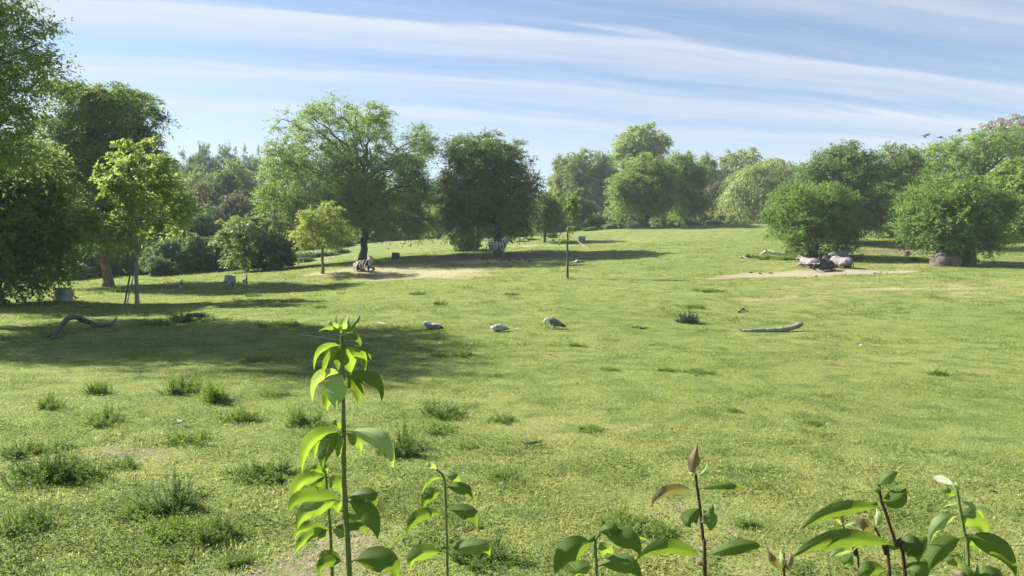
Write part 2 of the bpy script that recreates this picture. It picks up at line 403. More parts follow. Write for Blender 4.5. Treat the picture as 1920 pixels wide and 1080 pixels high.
def grass_mat():
    m, t = new_mat('turf_blades')
    g = t.new('ShaderNodeNewGeometry').outputs['Position']
    f = t.attr('tint').outputs['Fac']
    n1 = t.noise(g, 0.22, 4, 0.6); n2 = t.noise(g, 1.6, 3, 0.6)
    n3 = t.noise(g, 5.0, 3, 0.6)
    a = t.ramp(f, [(0.0, (0.10, 0.145, 0.025)), (0.4, (0.200, 0.250, 0.066)), (0.76, (0.345, 0.385, 0.135)), (0.86, (0.44, 0.385, 0.20)), (1.0, (0.56, 0.49, 0.30))])
    a = t.mix(t.math('MULTIPLY', t.smooth(n1, 0.42, 0.66), 0.5), a, (0.25, 0.25, 0.075))
    a = t.mix(t.math('MULTIPLY', t.smooth(n2, 0.50, 0.64), 0.72), a, (0.085, 0.145, 0.03))
    a = t.mix(t.math('MULTIPLY', t.smooth(n3, 0.56, 0.74), 0.26), a, (0.075, 0.125, 0.028))
    p = principled(t, a, 0.6, 0.2)
    tr = t.new('ShaderNodeBsdfTranslucent'); t.put(tr.inputs[0], t.mix(1.0, a, (1.5, 1.5, 1.05), 'MULTIPLY'))
    mx = t.new('ShaderNodeMixShader'); mx.inputs[0].default_value = 0.5
    t.l.new(p, mx.inputs[1]); t.l.new(tr.outputs[0], mx.inputs[2]); finish(t, mx.outputs[0]); return m

def build_grass():
    r = np.random.default_rng(3)
    N = 1250000
    lo, hi, pw = 3.0, 72.0, -0.75                                   # density falls away with distance
    u = r.random(N); d = (lo ** (pw + 1) + u * (hi ** (pw + 1) - lo ** (pw + 1))) ** (1 / (pw + 1))
    x = (r.random(N) * 2 - 1) * (0.76 * d + 2.6); y = d
    sand, straw, soil = bare(x, y)
    keep = r.random(N) > np.clip(sand * 1.6 + straw * 0.6 + soil * 1.0, 0, 0.985)
    thick = vnoise(x, y, 0.55, 21) * 0.5 + vnoise(x, y, 1.9, 22) * 0.5
    keep &= r.random(N) < np.clip(0.25 + 1.25 * thick, 0, 1)
    x, y, d, straw, thick = x[keep], y[keep], d[keep], straw[keep], thick[keep]; n = len(x)
    z = ground(x, y)
    big = np.clip(vnoise(x, y, 1.1, 23) * 0.8 + vnoise(x, y, 0.33, 24) * 0.7 - 0.5, 0, 1) ** 1.6 * 2.2
    L = (0.024 + 0.046 * r.random(n) * (0.4 + big)) * (1 + np.clip((d - 14) * 0.012, 0, .7)) * (1 + np.clip((d - 12) / 12, 0, 1) * 1.3 * np.clip(big - 0.35, 0, 1)); Wd = np.maximum(0.0045 + 0.0035 * r.random(n), d * 0.00052)
    clover = r.random(n) < 0.33                                     # small flat leaves of clover and plantain among the blades
    th = r.random(n) * 2 * math.pi; tilt = np.where(clover, 0.25 + 0.5 * r.random(n), 0.55 + 0.75 * r.random(n))
    dirv = np.stack([np.cos(th) * np.cos(tilt), np.sin(th) * np.cos(tilt), np.sin(tilt)], 1)
    side = np.stack([-np.sin(th), np.cos(th), np.zeros(n)], 1)
    base = np.stack([x, y, z - 0.004 + np.where(clover, 0.015 * r.random(n), 0)], 1)
    L = np.where(clover, L * 0.55, L); Wd = np.where(clover, np.maximum(Wd * 2.6, L * .7), Wd)
    mid = base + dirv * (L * 0.5)[:, None]; tip = base + dirv * L[:, None]; tip[:, 2] -= L * 0.18
    h = (Wd * 0.5)[:, None]
    v = np.stack([base, mid + side * h, tip, mid - side * h], 1).reshape(-1, 3)
    f = np.arange(n * 4).reshape(n, 4)
    tint = np.clip(0.15 + 0.6 * r.random(n) + 0.15 * (0.5 - thick) - 0.22 * np.clip(big - 0.5, 0, 1), 0, 0.8)
    dry = r.random(n) < (0.05 + 0.5 * np.clip(straw, 0, 1) + 0.10 * np.clip((13 - d) / 7, 0, 1)); tint = np.where(dry, 0.86 + 0.14 * r.random(n), tint)
    mb = MB(); mb.add(v, f, fa={'tint': tint})
    o = mb.build('grass', grass_mat(), smooth=False); tag(o, 'short grazed green grass with clover and dry straw', 'grass', kind='stuff')
build_grass()

def build_cover():
    """low broad-leaved ground cover in loose drifts over the near lawn"""
    r = np.random.default_rng(17); n = 330000
    d = 4.0 + 24 * r.random(n) ** 1.5; x = (r.random(n) * 2 - 1) * (0.74 * d + 2.0); y = d
    f = vnoise(x, y, 0.8, 41) * .55 + vnoise(x, y, 0.27, 42) * .45
    bias = np.clip(0.10 - x * 0.016, -0.06, 0.13) - 0.05 * np.clip((d - 9) / 10, 0, 1) + 0.07 * np.clip((-1.2 - x) / 2, 0, 1) * np.clip((11 - d) / 3, 0, 1)
    sand, straw, soil = bare(x, y)
    k = (f + bias > 0.69) & (r.random(n) > straw + soil); x, y, d, f = x[k], y[k], d[k], f[k] + bias[k]; n = len(x)
    z = ground(x, y); h = np.clip((f - .66) * 3.2, 0, .55) * r.random(n) * .22
    th = r.random(n) * 6.283; e = r.random(n) * 0.9 - 0.1
    D = np.stack([np.cos(th) * np.cos(e), np.sin(th) * np.cos(e), np.sin(e)], 1); sd = np.stack([-np.sin(th), np.cos(th), r.normal(size=n) * .35], 1)
    L = (.018 + .022 * r.random(n))[:, None] * (1 + np.clip(d - 10, 0, 15) * .03)[:, None]; P = np.stack([x, y, z + h], 1)
    v = np.stack([P, P + D * L * .45 + sd * L * .24, P + D * L - [0, 0, .006], P + D * L * .45 - sd * L * .24], 1).reshape(-1, 3)
    mb = MB(); mb.add(v, np.arange(4 * n).reshape(n, 4), fa={'tint': r.random(n)})
    o = mb.build('ground_cover', M['lf_cover'], smooth=False); tag(o, 'low leafy ground cover drifting through the near lawn', 'ground cover', kind='stuff')
build_cover()
# ================================================================ TREES
def nrm(v): return v / (np.linalg.norm(v, axis=-1, keepdims=True) + 1e-9)

def crown_clumps(lobes, n, r, gap=0.0, shell=0.55):
    """n clump centres spread through a union of ellipsoids, denser towards the outside; (points, outward)"""
    c = np.array([l[:3] for l in lobes]); rad = np.array([l[3:6] for l in lobes])
    w = (rad[:, 0] * rad[:, 1] * rad[:, 2]) ** 0.55; w /= w.sum()
    pts = []; outs = []; tot = 0; ph = r.random((4, 3)) * 6.28; fr = (r.random((4, 3)) - 0.5) * 2.6
    for _ in range(40):
        k = r.choice(len(lobes), n * 2, p=w)
        dv = nrm(r.normal(size=(n * 2, 3))); rr = shell * 0.55 + (1.0 - shell * 0.55) * r.random(n * 2) ** 0.6
        p = c[k] + dv * rad[k] * rr[:, None]
        q = np.linalg.norm((p[:, None] - c[None]) / rad[None], axis=2); q[np.arange(len(k)), k] = 9
        ok = (q.min(1) > 0.55) | (r.random(len(k)) < 0.28)
        nz = np.sin(p @ fr.T + ph[:, 0]).mean(1)
        ok &= (nz > -0.6 + gap) | (r.random(len(k)) < 0.2)
        pts.append(p[ok]); outs.append(nrm(dv / rad[k])[ok]); tot += ok.sum()
        if tot >= n: break
    return np.concatenate(pts)[:n], np.concatenate(outs)[:n]

def leaves_on(pts, outs, r, sprays=8, per=14, slen=0.7, L=0.16, Wd=0.07, droop=0.5, up=0.15, out=0.6, hang=0.25, size_var=0.35):
    """leafy twigs round each clump centre: arrays of quads and tints"""
    n = len(pts); N = n * sprays
    base = np.repeat(pts, sprays, 0); o = np.repeat(outs, sprays, 0)
    s = nrm(o * out + r.normal(size=(N, 3)) * np.array([0.8, 0.8, 0.42]) + np.array([0, 0, up])); ls = slen * (0.55 + 0.9 * r.random(N))
    ctint = np.repeat(r.random(n), sprays)
    t = np.tile(np.linspace(0.08, 1.0, per), N) + r.normal(size=N * per) * 0.04
    S_ = np.repeat(s, per, 0); lsx = np.repeat(ls, per)
    p = np.repeat(base, per, 0) + S_ * (lsx * t)[:, None]; p[:, 2] -= droop * lsx * t * t
    p += r.normal(size=p.shape) * (0.05 * slen)
    alt = np.tile(np.where(np.arange(per) % 2 == 0, 1.0, -1.0), N)
    sd = nrm(np.cross(S_, np.array([0, 0, 1.0]) + r.normal(size=S_.shape) * 0.35)) * alt[:, None]
    dirv = nrm(S_ * 0.55 + sd * 0.75 + r.normal(size=p.shape) * 0.35 - np.array([0, 0, hang]))
    nn = nrm(np.array([0, 0, 1.0]) * 0.9 + np.repeat(o, per, 0) * 0.35 + r.normal(size=p.shape) * 0.5)
    side = nrm(np.cross(dirv, nn))
    ll = (L * (1 - size_var + 2 * size_var * r.random(len(p))))[:, None]; ww = ll * (Wd / L) * 0.5
    v = np.stack([p, p + dirv * ll * 0.45 + side * ww, p + dirv * ll, p + dirv * ll * 0.45 - side * ww], 1).reshape(-1, 3)
    tint = np.clip(0.65 * np.repeat(ctint, per) + 0.35 * r.random(len(p)), 0, 1)
    return v, np.arange(len(v)).reshape(-1, 4), tint

def limb(mb, a, b, r0, r1, r, wob=0.08, sag=0.12, n=6, m=7):
    a = np.asarray(a, float); b = np.asarray(b, float); Lh = np.linalg.norm(b - a)
    t = np.linspace(0, 1, m)[:, None]
    p = a + (b - a) * t + np.array([0, 0, 1.0]) * (sag * Lh * np.sin(math.pi * t)) * (1 - t * 0.4)
    p[1:-1] += r.normal(size=(m - 2, 3)) * wob * Lh * 0.3
    add_tube(mb, p, r0 + (r1 - r0) * t[:, 0] ** 0.8, n, False); return p

def make_tree(name, label, cat, base, lobes, leafm, barkm='bark', r=None, clumps=174, fork=0.3, trunk_r=0.22, twigs=90, stems=None, group=None, lean=(0, 0), flare=1.5, gap=0.0, twig_r=0.03, shell=0.55, trunk_name='trunk', crown_name='crown', **kw):
    """lobes: crown ellipsoids relative to the base; fork: height (m) where the limbs part"""
    root = thing(name, label, cat, base, 0, group)
    lobes = np.asarray(lobes, float)
    tm = MB(); cc = lobes[:, :3].mean(0)
    nodes = []
    if stems is None:
        m = 9; t = np.linspace(0, 1, m)
        top = np.array([lean[0], lean[1], fork])
        path = np.stack([top[0] * t ** 1.2, top[1] * t ** 1.2, -0.15 + (fork + 0.15) * t], 1); path[1:-1, :2] += r.normal(size=(m - 2, 2)) * trunk_r * 0.12
        rad = trunk_r * (1 + (flare - 1) * np.exp(-t * 9)) * (1 - 0.3 * t)
        add_tube(tm, path, rad, 12)
        # the leader goes on through the crown
        tip = np.array([cc[0] * 0.7 + top[0] * 0.3, cc[1] * 0.7 + top[1] * 0.3, lobes[:, 2].max()])
        lead = limb(tm, top, tip, trunk_r * 0.68, trunk_r * 0.12, r, 0.1, 0.0, 8, 12); nodes.append(lead)
        for l in lobes:
            k = int(np.clip((l[2] - fork) / max(tip[2] - fork, .1) * 0.55 * 11, 0, 8))
            h = math.hypot(l[0] - lead[k][0], l[1] - lead[k][1])
            nodes.append(limb(tm, lead[k], l[:3], trunk_r * (0.32 + 0.1 * r.random()), trunk_r * 0.08, r, 0.12, 0.10, 6, 8))
    else:
        for i in range(stems):
            l = lobes[i % len(lobes)]; a = np.append(r.normal(size=2) * trunk_r * 1.6, -0.1)
            nodes.append(limb(tm, a, l[:3], trunk_r * (0.5 + 0.4 * r.random()), trunk_r * 0.12, r, 0.12, 0.14, 6, 8))
    pts, outs = crown_clumps(lobes, clumps, r, gap, shell)
    nd = np.concatenate(nodes)
    for k in r.choice(len(pts), min(twigs, len(pts)), replace=False):
        d2 = ((nd - pts[k]) ** 2).sum(1) + np.maximum(0, nd[:, 2] - pts[k][2]) ** 2 * 2
        limb(tm, nd[int(d2.argmin())], pts[k], twig_r, twig_r * 0.3, r, 0.15, 0.06, 4, 5)
    tm.build(trunk_name, M[barkm], root)
    cm = MB(); v, f, ti = leaves_on(pts, outs, r, **kw); cm.add(v, f, fa={'tint': ti})
    cm.build(crown_name, M[leafm], root, smooth=False)
    return root

def lobes_px(px_base, d, base, blobs, r, depth=1.0, layers=3):
    """crown ellipsoids from their size in the photo: (px, py, half width px, half height px), given depth of their own"""
    k = d / F; xs = np.array([b[0] for b in blobs]); hw = max(np.ptp(xs) / 2 + np.mean([b[2] for b in blobs]), 1); cx = (xs.max() + xs.min()) / 2
    out = []
    for (px, py, rx, ry) in blobs:
        c = at(px, py, d) - base
        dep = hw * math.sqrt(max(0.1, 1 - ((px - cx) / hw) ** 2)) * k * depth
        ls = (-0.55, 0.0, 0.55) if layers == 3 else ((-0.35, 0.35) if layers == 2 else (0.0,))
        for j in ls:
            sh = 1.0 if j == 0 else 0.88
            jx, jz = (r.random(2) - 0.5) * 0.25 * rx * k
            out.append((c[0] + jx, c[1] + j * dep + (r.random() - 0.5) * rx * k * 0.5, c[2] + jz - (0 if j == 0 else 0.1 * ry * k), rx * k * sh, max(rx * k * 0.9, 0.3) * depth ** 0.5, ry * k * sh))
    return out

def px_tree(name, label, cat, px, d, blobs, seed, leafm, depth=1.0, layers=3, fork_py=None, trunk_px=8, base=None, **kw):
    r = np.random.default_rng(seed); b = spot(px, d) if base is None else base
    q = 0.5 * kw.get('slen', 0.7) * F / d                            # the twigs reach out past the lobes
    blobs = [(bx, by, max(rx - q, rx * 0.45), max(ry - q * 0.8, ry * 0.45)) for bx, by, rx, ry in blobs]
    lb = lobes_px(px, d, b, blobs, r, depth, layers)
    fork = kw.pop('fork', None)
    if fork is None: fork = (at(px, fork_py, d)[2] - b[2]) if fork_py else 1.5
    return make_tree(name, label, cat, b, lb, leafm, r=r, fork=fork, trunk_r=trunk_px * d / F / 2, **kw)

# ---- the trees standing in the meadow and round it
px_tree('tall_tree', 'tall loose-leaved tree at the left edge, its feathery top reaching above the frame', 'tree', -220, 24.0,
        [(0, 40, 72, 70), (20, 115, 66, 55), (0, 180, 75, 60), (-80, 120, 90, 110), (-150, 40, 110, 120), (-190, 220, 130, 110), (-90, -80, 100, 90), (-220, -100, 130, 110), (-50, 250, 95, 60), (-300, 100, 130, 130), (-380, -50, 110, 130), (-230, -230, 110, 90)],
        11, 'lf_mid', depth=0.9, fork_py=420, trunk_px=46, clumps=1150, gap=0.12, sprays=8, per=13, slen=0.85, L=0.16, Wd=0.055, droop=0.35, hang=0.35, twigs=240, twig_r=.02)
px_tree('dense_tree', 'dark dense tree with low boughs sweeping to the grass at the left edge', 'tree', -10, 32,
        [(40, 290, 72, 50), (10, 360, 100, 70), (75, 350, 45, 50), (60, 430, 66, 60), (20, 500, 70, 52), (95, 440, 38, 48), (-80, 400, 100, 110), (95, 500, 30, 36), (-70, 290, 90, 70), (30, 545, 30, 14)],
        12, 'lf_mid', depth=0.8, fork_py=470, trunk_px=26, clumps=667, sprays=9, per=13, slen=0.8, L=0.16, Wd=0.085, droop=0.55, hang=0.35, twigs=120)
px_tree('walnut_tree', 'tall spreading tree with drooping compound leaves and a sunlit brown trunk behind the young maple', 'tree', 203, 50,
        [(122, 160, 26, 28), (175, 185, 48, 36), (235, 190, 48, 36), (278, 220, 24, 38), (145, 245, 60, 46), (220, 265, 62, 58), (140, 330, 60, 58), (225, 350, 60, 58), (120, 405, 48, 42), (200, 420, 55, 40), (275, 330, 36, 60)],
        13, 'lf_walnut', barkm='bark_warm', fork_py=440, trunk_px=17, lean=(-0.5, 0.2), clumps=725, gap=0.3, sprays=9, per=14, slen=1.15, L=0.26, Wd=0.085, droop=0.75, hang=0.55, twigs=160)
px_tree('maple_tree', 'young bright yellow-green maple beside its leaning stake', 'tree', 256, 33,
        [(267, 246, 11, 14), (266, 262, 20, 20), (243, 298, 34, 32), (290, 305, 28, 32), (222, 345, 38, 36), (285, 365, 50, 42), (335, 388, 30, 34), (185, 398, 28, 28), (240, 412, 50, 36), (300, 435, 46, 24), (225, 445, 40, 18), (166, 425, 20, 20), (270, 330, 40, 40)],
        14, 'lf_maple', barkm='bark_grey', depth=0.9, fork_py=492, trunk_px=8, clumps=150, gap=0.2, sprays=8, per=12, slen=0.5, L=0.14, Wd=0.125, droop=0.3, hang=0.3, twigs=120, twig_r=.012)
px_tree('locust_tree', 'large feathery locust tree with a dark leaning trunk, behind the lying zebra', 'tree', 681, 63,
        [(548, 235, 44, 32), (600, 225, 40, 34), (655, 218, 38, 34), (706, 232, 38, 42), (790, 262, 30, 38), (760, 300, 45, 40), (540, 300, 54, 42), (612, 295, 60, 56), (680, 310, 62, 62), (738, 355, 66, 52), (520, 368, 48, 30), (592, 378, 60, 32), (662, 385, 50, 44), (782, 350, 36, 50), (785, 412, 42, 30), (720, 418, 48, 26), (556, 400, 28, 16), (630, 345, 60, 40)],
        15, 'lf_locust', depth=0.75, fork_py=425, trunk_px=15, lean=(0.2, 0.1), clumps=1035, gap=0.32, sprays=9, per=14, slen=0.95, L=0.2, Wd=0.075, droop=0.4, hang=0.3, twigs=260)
px_tree('shade_tree', 'broad dark shade tree standing right behind the striped zebra', 'tree', 934, 64,
        [(868, 285, 46, 34), (918, 278, 46, 36), (958, 300, 40, 44), (988, 340, 32, 54), (858, 345, 42, 52), (908, 360, 68, 62), (968, 395, 46, 42), (872, 412, 48, 30), (935, 420, 62, 24), (925, 320, 60, 50), (845, 390, 30, 30)],
        16, 'lf_shade', depth=0.75, fork_py=415, trunk_px=17, clumps=640, sprays=9, per=14, slen=0.95, L=0.22, Wd=0.09, droop=0.5, hang=0.4, twigs=140)
px_tree('young_tree', 'small yellow-green tree with a slim bare trunk left of the lying zebra', 'tree', 605, 52,
        [(575, 400, 26, 20), (622, 396, 28, 18), (555, 425, 28, 24), (598, 425, 40, 26), (640, 428, 26, 22), (575, 448, 30, 14), (625, 445, 26, 14), (600, 410, 34, 22)],
        17, 'lf_yellow', barkm='bark_warm', fork_py=462, trunk_px=6.5, clumps=140, sprays=8, per=11, slen=0.55, L=0.17, Wd=0.07, droop=0.55, hang=0.4, twigs=70, twig_r=.018, gap=.1)
px_tree('pale_shrub', 'rounded pale-leaved shrub spilling sunlit boughs over the dark hedge bottom', 'shrub', 505, 62,
        [(455, 430, 34, 26), (490, 418, 34, 20), (525, 425, 32, 22), (435, 450, 26, 24), (475, 455, 36, 30), (448, 478, 24, 14), (520, 455, 36, 30), (550, 440, 20, 24)],
        18, 'lf_pale', stems=7, trunk_px=6, clumps=243, sprays=8, per=11, slen=0.55, L=0.24, Wd=0.13, droop=0.5, hang=0.35, twigs=50)
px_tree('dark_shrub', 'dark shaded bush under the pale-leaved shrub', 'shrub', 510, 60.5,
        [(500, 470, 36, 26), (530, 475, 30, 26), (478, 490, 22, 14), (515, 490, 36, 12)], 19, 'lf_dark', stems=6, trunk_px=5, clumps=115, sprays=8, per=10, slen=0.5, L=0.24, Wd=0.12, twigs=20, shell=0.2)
px_tree('slim_tree', 'slim dark-trunked tree with hanging yellow-green leaves right of the shade tree', 'tree', 1021, 80,
        [(1020, 380, 24, 26), (1040, 395, 22, 22), (1010, 405, 24, 18), (1048, 370, 16, 16), (1030, 415, 26, 10)], 20, 'lf_mid', fork_py=425, trunk_px=5.5, clumps=150, sprays=8, per=11, slen=0.8, L=0.3, Wd=0.12, droop=0.8, hang=0.6, twigs=30)
px_tree('sapling', 'thin young sapling with few leaves and bare lower twigs on the slope', 'sapling', 1064, 42,
        [(1074, 375, 7, 9), (1070, 395, 10, 12), (1076, 412, 9, 9), (1066, 428, 13, 7), (1055, 449, 8, 6), (1080, 388, 6, 8), (1077, 452, 5, 5)], 21, 'lf_weed', depth=0.9, layers=1, fork_py=440, trunk_px=4.6, clumps=24, sprays=7, per=7, slen=0.22, L=0.15, Wd=0.09, droop=0.3, hang=0.3, twigs=30, twig_r=.01, flare=1.25)
px_tree('leafy_bush', 'tall many-stemmed bush behind the resting antelopes', 'bush', 1525, 51.5,
        [(1482, 378, 34, 32), (1530, 368, 38, 28), (1568, 398, 34, 38), (1500, 425, 48, 36), (1556, 440, 46, 32), (1455, 408, 18, 26), (1525, 462, 56, 22), (1590, 462, 18, 18), (1470, 440, 26, 20)],
        22, 'lf_bush', stems=11, trunk_px=7, clumps=522, sprays=9, per=12, slen=0.74, L=0.14, Wd=0.08, droop=0.15, up=.6, hang=0.1, gap=0.28, twigs=90, twig_r=.015)
px_tree('spreading_bush', 'wide low spreading tree growing over the grey boulder', 'bush', 1785, 45,
        [(1775, 368, 59, 34), (1726, 390, 38, 34), (1834, 385, 38, 38), (1709, 425, 25, 26), (1775, 415, 77, 36), (1847, 415, 29, 30), (1738, 447, 41, 18), (1822, 452, 41, 20), (1785, 458, 36, 16)],
        23, 'lf_bush', stems=12, trunk_px=8, clumps=667, sprays=9, per=12, slen=0.74, L=0.14, Wd=0.08, droop=0.2, up=.35, hang=0.2, gap=0.28, twigs=110, twig_r=.015)
px_tree('shady_tree', 'dark round-topped tree rising behind the many-stemmed bush', 'tree', 1572, 66,
        [(1570, 292, 42, 28), (1522, 322, 38, 34), (1612, 315, 36, 38), (1560, 345, 66, 50), (1622, 385, 42, 40), (1590, 410, 50, 26), (1520, 370, 40, 40)],
        24, 'lf_dark', fork_py=415, trunk_px=14, clumps=551, sprays=8, per=13, slen=0.95, L=0.24, Wd=0.10, droop=0.4, hang=0.35, twigs=60)
px_tree('layered_tree', 'green layered tree between the two bushes, its boughs in flat tiers', 'tree', 1672, 72,
        [(1665, 282, 36, 18), (1700, 298, 30, 26), (1640, 310, 34, 32), (1688, 340, 44, 38), (1650, 370, 44, 40), (1700, 385, 34, 36), (1660, 410, 40, 18)],
        25, 'lf_locust', fork_py=415, trunk_px=13, clumps=492, sprays=8, per=13, slen=1.0, L=0.24, Wd=0.1, droop=0.4, hang=0.35, twigs=60)
px_tree('wide_tree', 'wide heavy-crowned tree filling the right edge behind the boulder bush', 'tree', 1835, 76,
        [(1762, 295, 38, 26), (1805, 275, 40, 28), (1838, 262, 28, 20), (1870, 275, 40, 30), (1912, 285, 40, 36), (1770, 335, 46, 40), (1850, 330, 62, 50), (1930, 345, 44, 55), (1800, 380, 60, 36), (1890, 390, 60, 36), (1960, 300, 50, 60)],
        26, 'lf_locust', fork_py=400, trunk_px=17, clumps=696, sprays=8, per=13, slen=1.05, L=0.26, Wd=0.11, droop=0.35, hang=0.3, twigs=60)
px_tree('light_tree', 'light green large-leaved tree at the right edge beside the boulder bush', 'tree', 1930, 60,
        [(1905, 318, 34, 20), (1890, 345, 28, 20), (1925, 350, 44, 40), (1900, 385, 34, 30), (1940, 400, 50, 36), (1905, 415, 34, 18), (1970, 350, 50, 50)],
        27, 'lf_weed', fork_py=430, trunk_px=10, clumps=243, sprays=8, per=11, slen=0.8, L=0.28, Wd=0.15, droop=0.5, hang=0.4, twigs=30)
px_tree('parkland_tree', 'round park tree with a short dark trunk on the far crest', 'tree', 1212, 96,
        [(1205, 310, 44, 22), (1170, 340, 34, 28), (1240, 330, 34, 30), (1205, 350, 56, 32), (1165, 375, 30, 24), (1250, 370, 30, 26), (1205, 385, 52, 16), (1150, 395, 16, 14)],
        28, 'lf_mid', fork_py=400, trunk_px=8, clumps=522, sprays=8, per=12, slen=1.0, L=0.32, Wd=0.13, droop=0.4, hang=0.35, twigs=60)
px_tree('crest_tree', 'thin-trunked dark green tree on the crest, partly behind the round park tree', 'tree', 1284, 102,
        [(1275, 305, 34, 22), (1305, 330, 28, 30), (1270, 345, 38, 34), (1300, 375, 30, 24), (1280, 390, 36, 12)],
        29, 'lf_locust', fork_py=398, trunk_px=5, clumps=301, sprays=8, per=12, slen=1.1, L=0.34, Wd=0.14, droop=0.4, hang=0.35, twigs=30)
px_tree('willow', 'pale weeping willow trailing its branches to the crest of the slope', 'tree', 1425, 112,
        [(1400, 325, 36, 22), (1445, 310, 38, 24), (1375, 355, 24, 26), (1420, 350, 46, 30), (1465, 345, 36, 34), (1385, 385, 22, 26), (1430, 385, 40, 26), (1475, 385, 26, 26)],
        30, 'lf_willow', fork_py=400, trunk_px=9, clumps=377, sprays=9, per=16, slen=2.0, L=0.42, Wd=0.11, droop=1.3, hang=1.6, out=.5, twigs=30)
px_tree('blossom_tree', 'far tree with pinkish-grey blossom above the right-hand woods', 'tree', 1890, 120,
        [(1868, 235, 22, 16), (1898, 228, 26, 18), (1925, 235, 26, 22), (1885, 262, 34, 20), (1925, 265, 30, 20)],
        31, 'lf_blossom', barkm='bark_grey', fork_py=330, trunk_px=8, clumps=174, sprays=7, per=9, slen=1.1, L=0.34, Wd=0.2, gap=.2, twigs=90, twig_r=.07)
px_tree('cottonwood', 'very tall open-topped tree rising above the park tree on the crest', 'tree', 1205, 150,
        [(1205, 248, 38, 13), (1180, 268, 30, 18), (1235, 268, 26, 18), (1200, 285, 48, 22), (1160, 285, 22, 22), (1215, 320, 50, 30)],
        32, 'lf_mid', fork_py=380, trunk_px=9, clumps=301, sprays=8, per=10, slen=1.4, L=0.5, Wd=0.28, gap=.2, twigs=60, twig_r=.07)
px_tree('open_tree', 'sparse see-through tree against the sky left of the weeping willow', 'tree', 1385, 150,
        [(1370, 295, 22, 16), (1405, 290, 22, 16), (1390, 312, 36, 18), (1360, 330, 24, 22)],
        33, 'lf_willow', barkm='bark_grey', fork_py=370, trunk_px=6, clumps=98, sprays=7, per=9, slen=1.4, L=0.45, Wd=0.25, gap=.2, twigs=60, twig_r=.08)
px_tree('leafy_shrub', 'broad-leaved light green shrub growing at the left foot of the shade tree', 'shrub', 862, 70,
        [(862, 432, 28, 16), (845, 440, 16, 12), (885, 440, 18, 16), (868, 452, 26, 10)], 34, 'lf_pale', stems=6, trunk_px=4, clumps=75, sprays=8, per=9, slen=0.6, L=0.34, Wd=0.2, twigs=12)

# ---- woods behind: a few kinds of tree and shrub, each copied, turned and sized
def proto(kind, seed):
    r = np.random.default_rng(seed); z0 = np.zeros(3)
    if kind == 'tall':                                               # narrow, 14 m
        lb = [(r.normal() * 0.7, r.normal() * 0.7, 4 + i * 1.35, 2.1 - abs(i - 2.5) * 0.16, 2.1 - abs(i - 2.5) * 0.16, 1.6) for i in range(7)]
        lb += [(r.normal() * 1.7, r.normal() * 1.7, 4 + r.random() * 6, 1.3, 1.3, 1.3) for _ in range(7)]
        kw = dict(clumps=301, sprays=8, per=10, slen=1.1, L=0.4, Wd=0.17, fork=2.5, trunk_r=.2, twigs=30, droop=.3, up=.35, hang=.2, gap=.1)
    elif kind == 'broad':                                            # round, 10 m
        lb = [(math.cos(a) * q, math.sin(a) * q, 4.8 + r.random() * 2.6, 2.1, 2.1, 1.7) for a, q in zip(r.random(11) * 6.28, r.random(11) * 3.2)] + [(0, 0, 8.0, 2, 2, 1.6), (0.5, -.3, 5, 3, 3, 2.2), (0, 0, 2.9, 2.6, 2.6, 1.2)]
        kw = dict(clumps=359, sprays=8, per=11, slen=1.0, L=0.32, Wd=0.14, fork=2.2, trunk_r=.24, twigs=30, droop=.45, hang=.35)
    else:                                                            # thicket bush, 3 m
        lb = [(math.cos(a) * q, math.sin(a) * q, 0.7 + r.random() * 1.5, 1.0, 1.0, 0.9) for a, q in zip(r.random(8) * 6.28, r.random(8) * 1.7)] + [(0, 0, 1.0, 1.8, 1.8, 1.0)]
        kw = dict(clumps=133, sprays=8, per=9, slen=.6, L=0.26, Wd=0.13, stems=6, trunk_r=.05, twigs=14, droop=.35, hang=.3, shell=.3)
    return make_tree({'tall': 'tree', 'broad': 'tree', 'bush': 'shrub'}[kind], None, None, z0, lb, 'lf_mid', r=r, **kw)
PROTO = {k: [proto(k, s) for s in ss] for k, ss in (('tall', (101, 102, 103)), ('broad', (111, 112, 113)), ('bush', (121, 122, 123)))}
PH = {'tall': 14.0, 'broad': 10.2, 'bush': 3.0}; _used = set()
def wood(kind, px, d, top, mat, name, label, cat, group, hw=None, seed=0):
    r = random.Random(seed * 977 + int(px) * 13 + int(d))
    p = PROTO[kind][r.randrange(3)]
    o = p if p.as_pointer() not in _used else copy_tree(p); _used.add(p.as_pointer())
    b = spot(px, d); h = (at(px, top, d)[2] - b[2]) / PH[kind]
    o.name = name; o.location = b; o.rotation_euler = (0, 0, r.random() * 6.28)
    w = h if hw is None else hw * d / F / {'tall': 2.9, 'broad': 4.4, 'bush': 2.3}[kind]
    o.scale = (w, w, h); tag(o, label, cat, group)
    for c in o.children:
        if c.name.startswith('crown'):
            c.material_slots[0].link = 'OBJECT'; c.material_slots[0].material = M[mat]
    return o
_w = 0
ORD = ('leftmost', 'second from the left', 'third from the left', 'fourth from the left', 'fifth from the left', 'sixth from the left', 'seventh from the left', 'eighth from the left')
def woods(rows, kind, mat, name, label, cat, group):
    """label with a gap in it: members told apart by their order along the row"""
    global _w
    for i, (px, d, top, hw) in enumerate(sorted(rows)):
        _w += 1; wood(kind, px, d, top, mat, name, label.replace('{}', ORD[i]) if '{}' in label else label, cat, group, hw, _w)

